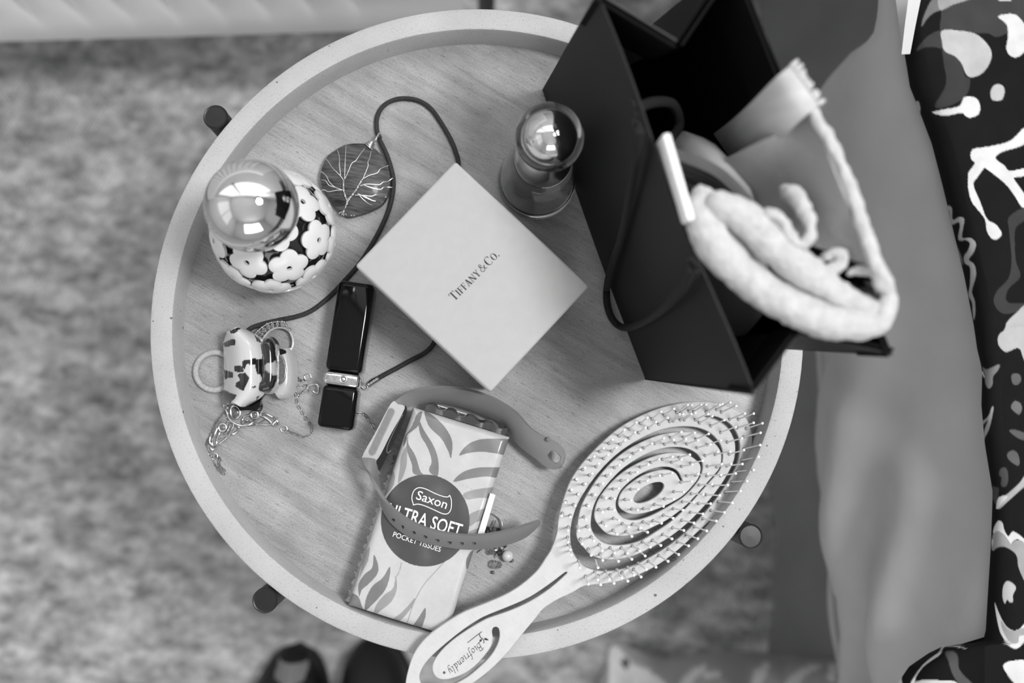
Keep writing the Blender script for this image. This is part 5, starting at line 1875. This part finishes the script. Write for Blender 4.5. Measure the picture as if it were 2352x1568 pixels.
# tracker: silver case with a recessed pill window on its side, black glass face to the right
sil = [(896, 925), (929, 938), (867, 1055), (831, 1052)]
sil = cr([(899, 925), (914, 928), (929, 938), (898, 996), (868, 1053), (850, 1055), (831, 1051), (864, 990)], 4, True)
fixn(build('tracker_case', MB().hexa([W(x, y, 0.010) for x, y in sil], [W(x, y, 0.0248) for x, y in sil]), m_fsil, fb, sharp=30))
pa, pb2 = Vector(r3(350, 215)), Vector(r3(240, 448))
pl2 = []
dv = (pb2 - pa).normalized(); nv2 = Vector((-dv.y, dv.x))
for i in range(9):
    a = math.pi * i / 8
    pl2.append(pa + nv2 * 7.2 * math.cos(a) - dv * 7.2 * math.sin(a))
for i in range(9):
    a = math.pi * i / 8
    pl2.append(pb2 - nv2 * 7.2 * math.cos(a) + dv * 7.2 * math.sin(a))
build('side_window', MB().poly([W(p.x, p.y, 0.02495) for p in pl2]).shell(0.0005), mat('matte_grey_inset', 120, rough=0.5, var=0.1, vscale=600), fb)
build('window_rim', MB().tube([W(p.x, p.y, 0.02485) for p in pl2], 0.00035, 6, closed=True), m_fsil, fb)
blk = cr([(925, 934), (934, 947), (905, 1012), (874, 1078), (868, 1070), (867, 1054), (897, 996)], 4, True)
fixn(build('tracker_face', MB().hexa([W(x + 3, y + 2, 0.006) for x, y in blk], [W(x, y, 0.0225) for x, y in blk]), mat('black_tracker_glass', 10, rough=0.05, coat=0.5), fb, sharp=30))
fr2 = [(405, 240), (412, 262), (345, 395), (330, 455), (352, 445)]
build('sensor_outline', MB().tube([W(*r3(x, y), 0.0228) for x, y in cr([(418, 232), (395, 270), (345, 375), (325, 430), (330, 455), (350, 440)], 5)], 0.0002, 6), mat('dark_grey_line', 110, rough=0.3), fb)

# ================================================================== BEADED EARRING
ec = W(1130, 1250, 0)
er = thing('beaded_earring', 'thin hoop earring with crystal and pearl beads beside the tissue pack', 'earring', (ec.x, ec.y, T))
B6 = lambda a, b, z: W(1080 + a / 7.467, 1120 + b / 7.467, z)
build('hoop', MB().torus(B6(335, 665, 0.0016), 0.0063, 0.00042, Vector((-0.15, 0.1, 1)), 44, 8), m_silver, er)
build('wire', MB().tube([B6(440, 560, 0.0030), B6(380, 690, 0.0030), B6(350, 720, 0.0025)], 0.0004, 7).tube([B6(455, 1130, 0.003), B6(472, 1205, 0.0032)], 0.00035, 7).tube([B6(130, 1110, 0.0010), B6(205, 1055, 0.0010)], 0.0004, 7).tube([B6(475, 990, 0.0034), B6(465, 1080, 0.0034)], 0.00035, 7), m_silver, er)
m_pearl = mat('milky_pearl', 205, rough=0.22, sss=0.3, coat=0.4)
m_cryst = mat('clear_crystal', 245, rough=0.0, trans=1.0, ior=1.52)
m_smoke = mat('smoky_bead', 46, rough=0.08, coat=0.6, var=0.4, vscale=500)


def facet(c, r, m, name='bead', sc=(1, 1, 1.0)):
    b_ = MB().sphere(c, r, 8, 6, Matrix.Rotation(random.random(), 3, 'X'), sc)
    return build(name, b_, m, er, smooth=False)


build('pearl_bead', MB().sphere(B6(640, 1170, 0.0030), 0.00285, 20, 14), m_pearl, er)
facet(B6(405, 1310, 0.0022), 0.0022, m_cryst, 'crystal_bead')
facet(B6(480, 1320, 0.0024), 0.0020, m_cryst, 'crystal_bead')
facet(B6(360, 1090, 0.0024), 0.0020, m_cryst, 'crystal_bead')
facet(B6(430, 1060, 0.0024), 0.0014, m_silver, 'silver_bead')
facet(B6(505, 1110, 0.0022), 0.0018, m_smoke, 'smoky_bead')
facet(B6(545, 1030, 0.0024), 0.0013, m_silver, 'silver_bead')
facet(B6(592, 990, 0.0024), 0.0012, m_smoke, 'smoky_bead')
facet(B6(300, 720, 0.0022), 0.0019, m_smoke, 'smoky_bead')
facet(B6(345, 700, 0.0025), 0.0011, m_silver, 'silver_bead')
facet(B6(425, 712, 0.0024), 0.0014, m_cryst, 'crystal_bead')
facet(B6(480, 720, 0.0022), 0.0013, m_smoke, 'smoky_bead')
for p in ((715, 1250), (388, 1448)):
    build('end_ball', MB().sphere(B6(*p, 0.0014), 0.00085, 12, 8), m_silverd, er)

# ================================================================== SPIRAL HAIR BRUSH
hd_, hn_ = W(1520, 1120, 0.0095), W(1030, 1500, 0.0262)
axd = Vector((hn_.x - hd_.x, hn_.y - hd_.y, 0)); axl = axd.length; axd.normalize()
sl = (hn_.z - hd_.z) / axl
bz = lambda x, y: hd_.z + sl * ((x - hd_.x) * axd.x + (y - hd_.y) * axd.y)
bn = Vector((-sl * axd.x, -sl * axd.y, 1)).normalized()
BP = lambda px, py, off=0.0: RP(px, py, hd_ + bn * off, bn)
hbr = thing('hair_brush', 'pale speckled spiral hair brush with ball tipped pins lying over the rim', 'hairbrush', (hd_.x, hd_.y, T))
q6 = lambda a, b: (900 + a / 4.704, 1280 + b / 4.704)
q5 = lambda a, b: (1230 + a / 3.136, 880 + b / 3.136)
outl = [q6(*p) for p in [(150, 1480), (150, 1355), (172, 1230), (230, 1050), (330, 900), (450, 790), (640, 660), (800, 570), (1000, 490), (1200, 405), (1350, 320), (1480, 220), (1580, 120), (1660, 0)]]
outl += [q5(*p) for p in [(112, 1190), (150, 1080), (165, 960), (200, 830), (250, 700), (330, 580), (450, 450), (600, 320), (750, 235), (900, 175), (1050, 140), (1200, 130), (1320, 145), (1430, 185), (1500, 240), (1540, 310), (1555, 400), (1545, 500), (1510, 610), (1450, 730), (1370, 850), (1270, 970), (1150, 1080), (1030, 1190), (900, 1290), (760, 1365), (620, 1415), (480, 1440), (350, 1455)]]
outl += [q6(*p) for p in [(1950, 370), (1800, 440), (1700, 500), (1620, 560), (1550, 650), (1440, 780), (1330, 920), (1200, 1070), (1050, 1215), (900, 1330), (740, 1440), (560, 1500), (380, 1540), (240, 1540)]]
outl = cr(outl, 4, True)
slot = [(1880, 172), (1700, 330), (1500, 460), (1300, 555), (1100, 625), (1000, 665), (850, 750), (700, 850), (580, 950), (500, 1040), (450, 1120), (438, 1190), (455, 1250), (500, 1295), (570, 1308), (650, 1295), (780, 1245), (900, 1160), (1000, 1050), (1070, 950), (1090, 870), (1082, 790), (1095, 752), (1125, 743), (1155, 765), (1162, 850), (1130, 950), (1060, 1060), (950, 1170), (830, 1270), (700, 1345), (560, 1395), (430, 1405), (340, 1380), (305, 1310), (305, 1250), (340, 1170), (390, 1100), (480, 1010), (620, 890), (780, 765), (950, 655), (1080, 595), (1280, 515), (1480, 425), (1680, 295), (1862, 158), (1880, 156)]
slot = cr([q6(*p) for p in slot], 3, True)
# spiral slot: centre line with half widths (crop units)
spir = [(1215, 238, 3), (1300, 253, 10), (1385, 305, 14), (1432, 375, 15), (1450, 450, 14), (1440, 550, 13), (1402, 640, 13), (1345, 735, 13), (1275, 830, 14), (1185, 935, 15), (1085, 1035, 17), (965, 1130, 20), (830, 1212, 24), (680, 1280, 30), (520, 1308, 36), (385, 1280, 40), (308, 1200, 36), (272, 1110, 20), (278, 1010, 18), (308, 890, 13), (362, 785, 10), (445, 665, 8), (545, 555, 7), (655, 468, 8), (780, 398, 11), (905, 350, 14), (1035, 330, 16), (1150, 336, 16), (1240, 370, 15), (1300, 425, 12), (1332, 480, 6), (1338, 545, 3), (1318, 620, 3), (1245, 705, 3), (1155, 805, 3), (1075, 890, 5), (960, 985, 10), (860, 1045, 16), (740, 1105, 24), (610, 1130, 28), (500, 1112, 30), (432, 1045, 26), (410, 960, 9), (430, 865, 5), (475, 785, 4), (555, 690, 5), (650, 608, 9), (780, 533, 14), (900, 490, 16), (1005, 478, 17), (1095, 493, 17), (1160, 535, 15), (1192, 595, 6), (1175, 675, 3), (1125, 745, 3), (1060, 810, 3), (990, 855, 4), (895, 905, 8), (795, 945, 14), (700, 962, 18), (625, 938, 18), (585, 880, 8), (598, 805, 4), (645, 740, 4), (745, 665, 6), (845, 622, 8), (940, 610, 8), (1008, 635, 8), (1042, 690, 6), (1046, 712, 3)]
sq = cr(spir, 5)
lf, rt = [], []
for i in range(len(sq)):
    a = sq[max(0, i - 1)]; b = sq[min(len(sq) - 1, i + 1)]
    dx, dy = b[0] - a[0], b[1] - a[1]
    l_ = math.hypot(dx, dy) or 1
    w_ = max(3.0, sq[i][2] * 1.12 + 1.0)
    lf.append((sq[i][0] - dy / l_ * w_, sq[i][1] + dx / l_ * w_))
    rt.append((sq[i][0] + dy / l_ * w_, sq[i][1] - dx / l_ * w_))
spoly = [q5(*p) for p in lf + rt[::-1]]
oval = [q5(812 + 122 * math.cos(a) * math.cos(0.52) + 52 * math.sin(a) * math.sin(0.52), 785 - 122 * math.cos(a) * math.sin(0.52) + 52 * math.sin(a) * math.cos(0.52)) for a in np.linspace(0, 2 * math.pi, 40, endpoint=False)]
to2 = lambda pts: [(BP(x, y).x - hd_.x, BP(x, y).y - hd_.y) for x, y in pts]
BT = 0.0036
vs, fs = plate([to2(outl), to2(slot), to2(spoly), to2(oval)], BT, 0.0005, 2)
# fine ripple in the moulded surface is a bump; the plate follows the tilted plane
m_brush = mat('speckled_bio_plastic', 190, rough=0.55, var=0.04, vscale=160, bump=0.22, bscale=330, bstretch=(1, 1.8, 1), rot=0.7)
mbb = MB().add([Vector((v.x + hd_.x, v.y + hd_.y, v.z + bz(v.x + hd_.x, v.y + hd_.y))) for v in vs], fs)
fixn(build('body', mbb, m_brush, hbr, sharp=35))
# pins: rows half way between successive slot turns
ccx5, ccy5 = 812, 785


def polar_hits(pts, closed):
    """radius of every crossing for each of 360 directions about the head centre"""
    out = []
    P_ = [(p[0] - ccx5, p[1] - ccy5) for p in pts]
    for k in range(360):
        a = math.radians(k)
        c_, s_ = math.cos(a), math.sin(a)
        hits = []
        m_ = len(P_)
        for i in range(m_ if closed else m_ - 1):
            x1, y1 = P_[i]; x2, y2 = P_[(i + 1) % m_]
            d1 = x1 * s_ - y1 * c_; d2 = x2 * s_ - y2 * c_
            if d1 * d2 < 0:
                t_ = d1 / (d1 - d2)
                r_ = (x1 + (x2 - x1) * t_) * c_ + (y1 + (y2 - y1) * t_) * s_
                if r_ > 0:
                    hits.append(r_)
        out.append(sorted(hits))
    return out


outc = [((x - 1230) * 3.136, (y - 880) * 3.136) for x, y in outl]
hO = polar_hits(outc, True)
hS = polar_hits([(p[0], p[1]) for p in sq], False)
# unwrap the spiral: band centre path
path = []
sa = [math.atan2(p[1] - ccy5, p[0] - ccx5) for p in sq]
sr = [math.hypot(p[0] - ccx5, p[1] - ccy5) for p in sq]
un = [sa[0]]
for a in sa[1:]:
    d = a - un[-1]
    while d > math.pi: d -= 2 * math.pi
    while d < -math.pi: d += 2 * math.pi
    un.append(un[-1] + d)
un = np.array(un); sr = np.array(sr)
order = np.argsort(un)
fR = lambda a: float(np.interp(a, un[order], sr[order]))
a0, a1 = un.min(), un.max()
pins = []


def rOut(a):
    k_ = int(round(math.degrees(a))) % 360
    h_ = [q for q in hO[k_] if q < 900]
    r_ = h_[0] if h_ else 600
    return r_


def add_pin(a, r):
    pins.append((ccx5 + r * math.cos(a), ccy5 + r * math.sin(a)))


# outer band
a = a0 - 0.3
last = None
while a < a0 + 2 * math.pi - 0.1:
    k_ = int(round(math.degrees(a))) % 360
    ro_v = rOut(a)
    ri_v = fR(max(a, a0)) if a >= a0 else fR(a + 2 * math.pi)
    wdt = ro_v - ri_v
    px_, py_ = ccx5 + (ro_v + ri_v) / 2 * math.cos(a), ccy5 + (ro_v + ri_v) / 2 * math.sin(a)
    ang_ = math.degrees(a) % 360
    if last is None or math.hypot(px_ - last[0], py_ - last[1]) > 82:
        if 128 < ang_ < 160:
            add_pin(a, ri_v + 45)
        elif wdt > 125:
            add_pin(a, ri_v + wdt * 0.34)
            add_pin(a + 0.05, ri_v + wdt * 0.72)
        else:
            add_pin(a, (ro_v + ri_v) / 2)
        last = (px_, py_)
    a += 0.005
# inner bands
a = a0
last = None
while a < a1 - 2 * math.pi:
    r1, r2 = fR(a), fR(a + 2 * math.pi)
    r_ = (r1 + r2) / 2
    px_, py_ = ccx5 + r_ * math.cos(a), ccy5 + r_ * math.sin(a)
    if last is None or math.hypot(px_ - last[0], py_ - last[1]) > 84:
        if r1 - r2 > 150:
            add_pin(a, r2 + (r1 - r2) * 0.32)
            add_pin(a + 0.06, r2 + (r1 - r2) * 0.70)
        else:
            add_pin(a, r_)
        last = (px_, py_)
    a += 0.005
while a < a1 - 0.25:
    r_ = fR(a) * 0.5 + 0.5 * (122 * 52 / math.hypot(52 * math.cos(a + 0.52), 122 * math.sin(a + 0.52)))
    px_, py_ = ccx5 + r_ * math.cos(a), ccy5 + r_ * math.sin(a)
    if math.hypot(px_ - last[0], py_ - last[1]) > 84:
        add_pin(a, r_)
        last = (px_, py_)
    a += 0.005
m_pin = mat('white_nylon_pin', 240, rough=0.35, sss=0.6)
m_hole = mat('pin_socket_grey', 140, rough=0.8)
PL = 0.0145
pinm = MB().lathe([(0.00042, -0.001), (0.00040, PL * 0.5), (0.00034, PL - 0.0006)], (0, 0, 0), 8).sphere((0, 0, PL), 0.00074, 10, 7)
pin_me = mesh_of(pinm, 'pin', m_pin, 60)
sock = mesh_of(MB().torus((0, 0, 0.0), 0.00062, 0.00026, seg=12, rs=5), 'pin_socket', m_hole, 60)
hc5 = BP(*q5(812, 785))
for (a, b) in pins[:300]:
    p = BP(*q5(a, b), BT / 2)
    rel = Vector((p.x - hc5.x, p.y - hc5.y, 0))
    lean = (bn + rel * 4.5 + Vector((random.uniform(-.03, .03), random.uniform(-.03, .03), 0))).normalized()
    Rm = lean.to_track_quat('Z', 'Y').to_matrix()
    inst('pin', pin_me, hbr, p, Rm)
    inst('pin_socket', sock, hbr, p, bn.to_track_quat('Z', 'Y').to_matrix())
# calligraphic lettering on the handle oval
GL = {
    'B': (0.78, [[(0.25, 0.02), (0.42, 0.98)], [(0.12, 0.86), (0.35, 1.0), (0.62, 1.0), (0.76, 0.86), (0.66, 0.64), (0.36, 0.54)], [(0.36, 0.54), (0.66, 0.50), (0.72, 0.28), (0.56, 0.06), (0.25, 0.02), (0.08, 0.08)]]),
    'i': (0.30, [[(0.04, 0.44), (0.16, 0.56), (0.08, 0.10), (0.16, 0.02), (0.28, 0.12)], [(0.20, 0.76), (0.23, 0.80)]]),
    'o': (0.50, [[(0.30, 0.56), (0.12, 0.46), (0.06, 0.20), (0.18, 0.02), (0.36, 0.12), (0.44, 0.38), (0.30, 0.56)]]),
    'f': (0.42, [[(0.56, 0.98), (0.42, 1.04), (0.32, 0.86), (0.20, 0.20), (0.10, -0.22), (-0.04, -0.34), (-0.14, -0.26)], [(0.08, 0.54), (0.42, 0.56)]]),
    'r': (0.40, [[(0.04, 0.46), (0.16, 0.56), (0.07, 0.02)], [(0.12, 0.36), (0.28, 0.56), (0.40, 0.52)]]),
    'e': (0.46, [[(0.08, 0.28), (0.30, 0.34), (0.38, 0.46), (0.28, 0.57), (0.12, 0.44), (0.06, 0.20), (0.16, 0.02), (0.30, 0.04), (0.42, 0.16)]]),
    'n': (0.54, [[(0.04, 0.46), (0.16, 0.56), (0.07, 0.02)], [(0.12, 0.36), (0.30, 0.56), (0.40, 0.46), (0.33, 0.12), (0.40, 0.02), (0.52, 0.12)]]),
    'd': (0.56, [[(0.36, 0.50), (0.22, 0.56), (0.08, 0.36), (0.08, 0.10), (0.20, 0.02), (0.34, 0.24)], [(0.50, 1.02), (0.44, 0.80), (0.33, 0.14), (0.40, 0.02), (0.52, 0.12)]]),
    'l': (0.30, [[(0.32, 1.02), (0.24, 0.80), (0.08, 0.12), (0.16, 0.02), (0.28, 0.12)]]),
    'y': (0.52, [[(0.04, 0.46), (0.14, 0.56), (0.12, 0.16), (0.22, 0.04), (0.36, 0.22)], [(0.44, 0.56), (0.34, 0.06), (0.18, -0.28), (0.02, -0.34), (-0.06, -0.24)]]),
}
OF = BT / 2 + 0.00025
p0, p1 = BP(*q6(955, 905), OF), BP(*q6(596, 1218), OF)
tx = (p1 - p0).normalized()
ty = bn.cross(tx).normalized()
total = sum(GL[ch][0] + 0.04 for ch in 'Biofriendly')
kx = (p1 - p0).length / total
pen = (math.cos(0.7) * 0.040, math.sin(0.7) * 0.040)
ink = MB()


def pstroke(pts, base, kk, pn=pen):
    q = cr(pts, 6)
    for (xa, ya), (xb, yb) in zip(q, q[1:]):
        for sgn in (1,):
            quad = [(xa - pn[0], ya - pn[1]), (xb - pn[0], yb - pn[1]), (xb + pn[0], yb + pn[1]), (xa + pn[0], ya + pn[1])]
            ink.poly([base + tx * (x * kk) + ty * (y * kk) for x, y in quad])
    # thin body so that no part of the stroke vanishes where it runs along the pen
    ink.tube([base + tx * (x * kk) + ty * (y * kk) for x, y in q], 0.00006, 4)


x = 0
for ch in 'Biofriendly':
    w_, strokes_ = GL[ch]
    for s_ in strokes_:
        pstroke(s_, p0 + tx * x * kx, kx)
    x += w_ + 0.04
ink.tube([BP(*q6(818, 920), OF), BP(*q6(972, 800), OF)], 0.00014, 5)
ink.tube([BP(*q6(a, b), OF) for a, b in cr([(945, 825), (958, 860), (985, 880), (996, 905), (992, 925)], 4)], 0.00016, 5)
for lf_ in ([(998, 878), (1012, 868), (1035, 880), (1046, 892), (1022, 894), (1005, 888)], [(972, 880), (958, 884), (946, 905), (962, 908), (972, 895)]):
    ink.poly([BP(*q6(a, b), OF) for a, b in cr(lf_, 4, True)])
ink.torus(BP(*q6(566, 1243), OF), 0.00050, 0.0001, bn, 16, 4)
ink.torus(BP(*q6(566, 1243), OF), 0.00018, 0.0001, bn, 10, 4)
build('lettering', ink, m_ink, hbr, smooth=False)
# a few caught hairs
hr = MB()
for (a, b) in ((1105, 1110), (985, 1265), (830, 1205), (900, 1180)):
    for k_ in range(4):
        c_ = [(a + random.uniform(-30, 30), b + random.uniform(-22, 22)) for _ in range(5)]
        hr.tube([BP(*q5(*p), BT / 2 + 0.0006 + 0.0012 * random.random()) for p in cr(c_, 5)], 0.00005, 4)
build('caught_hairs', hr, mat('dark_hair_strands', 40, rough=0.5), hbr)['kind'] = 'stuff'
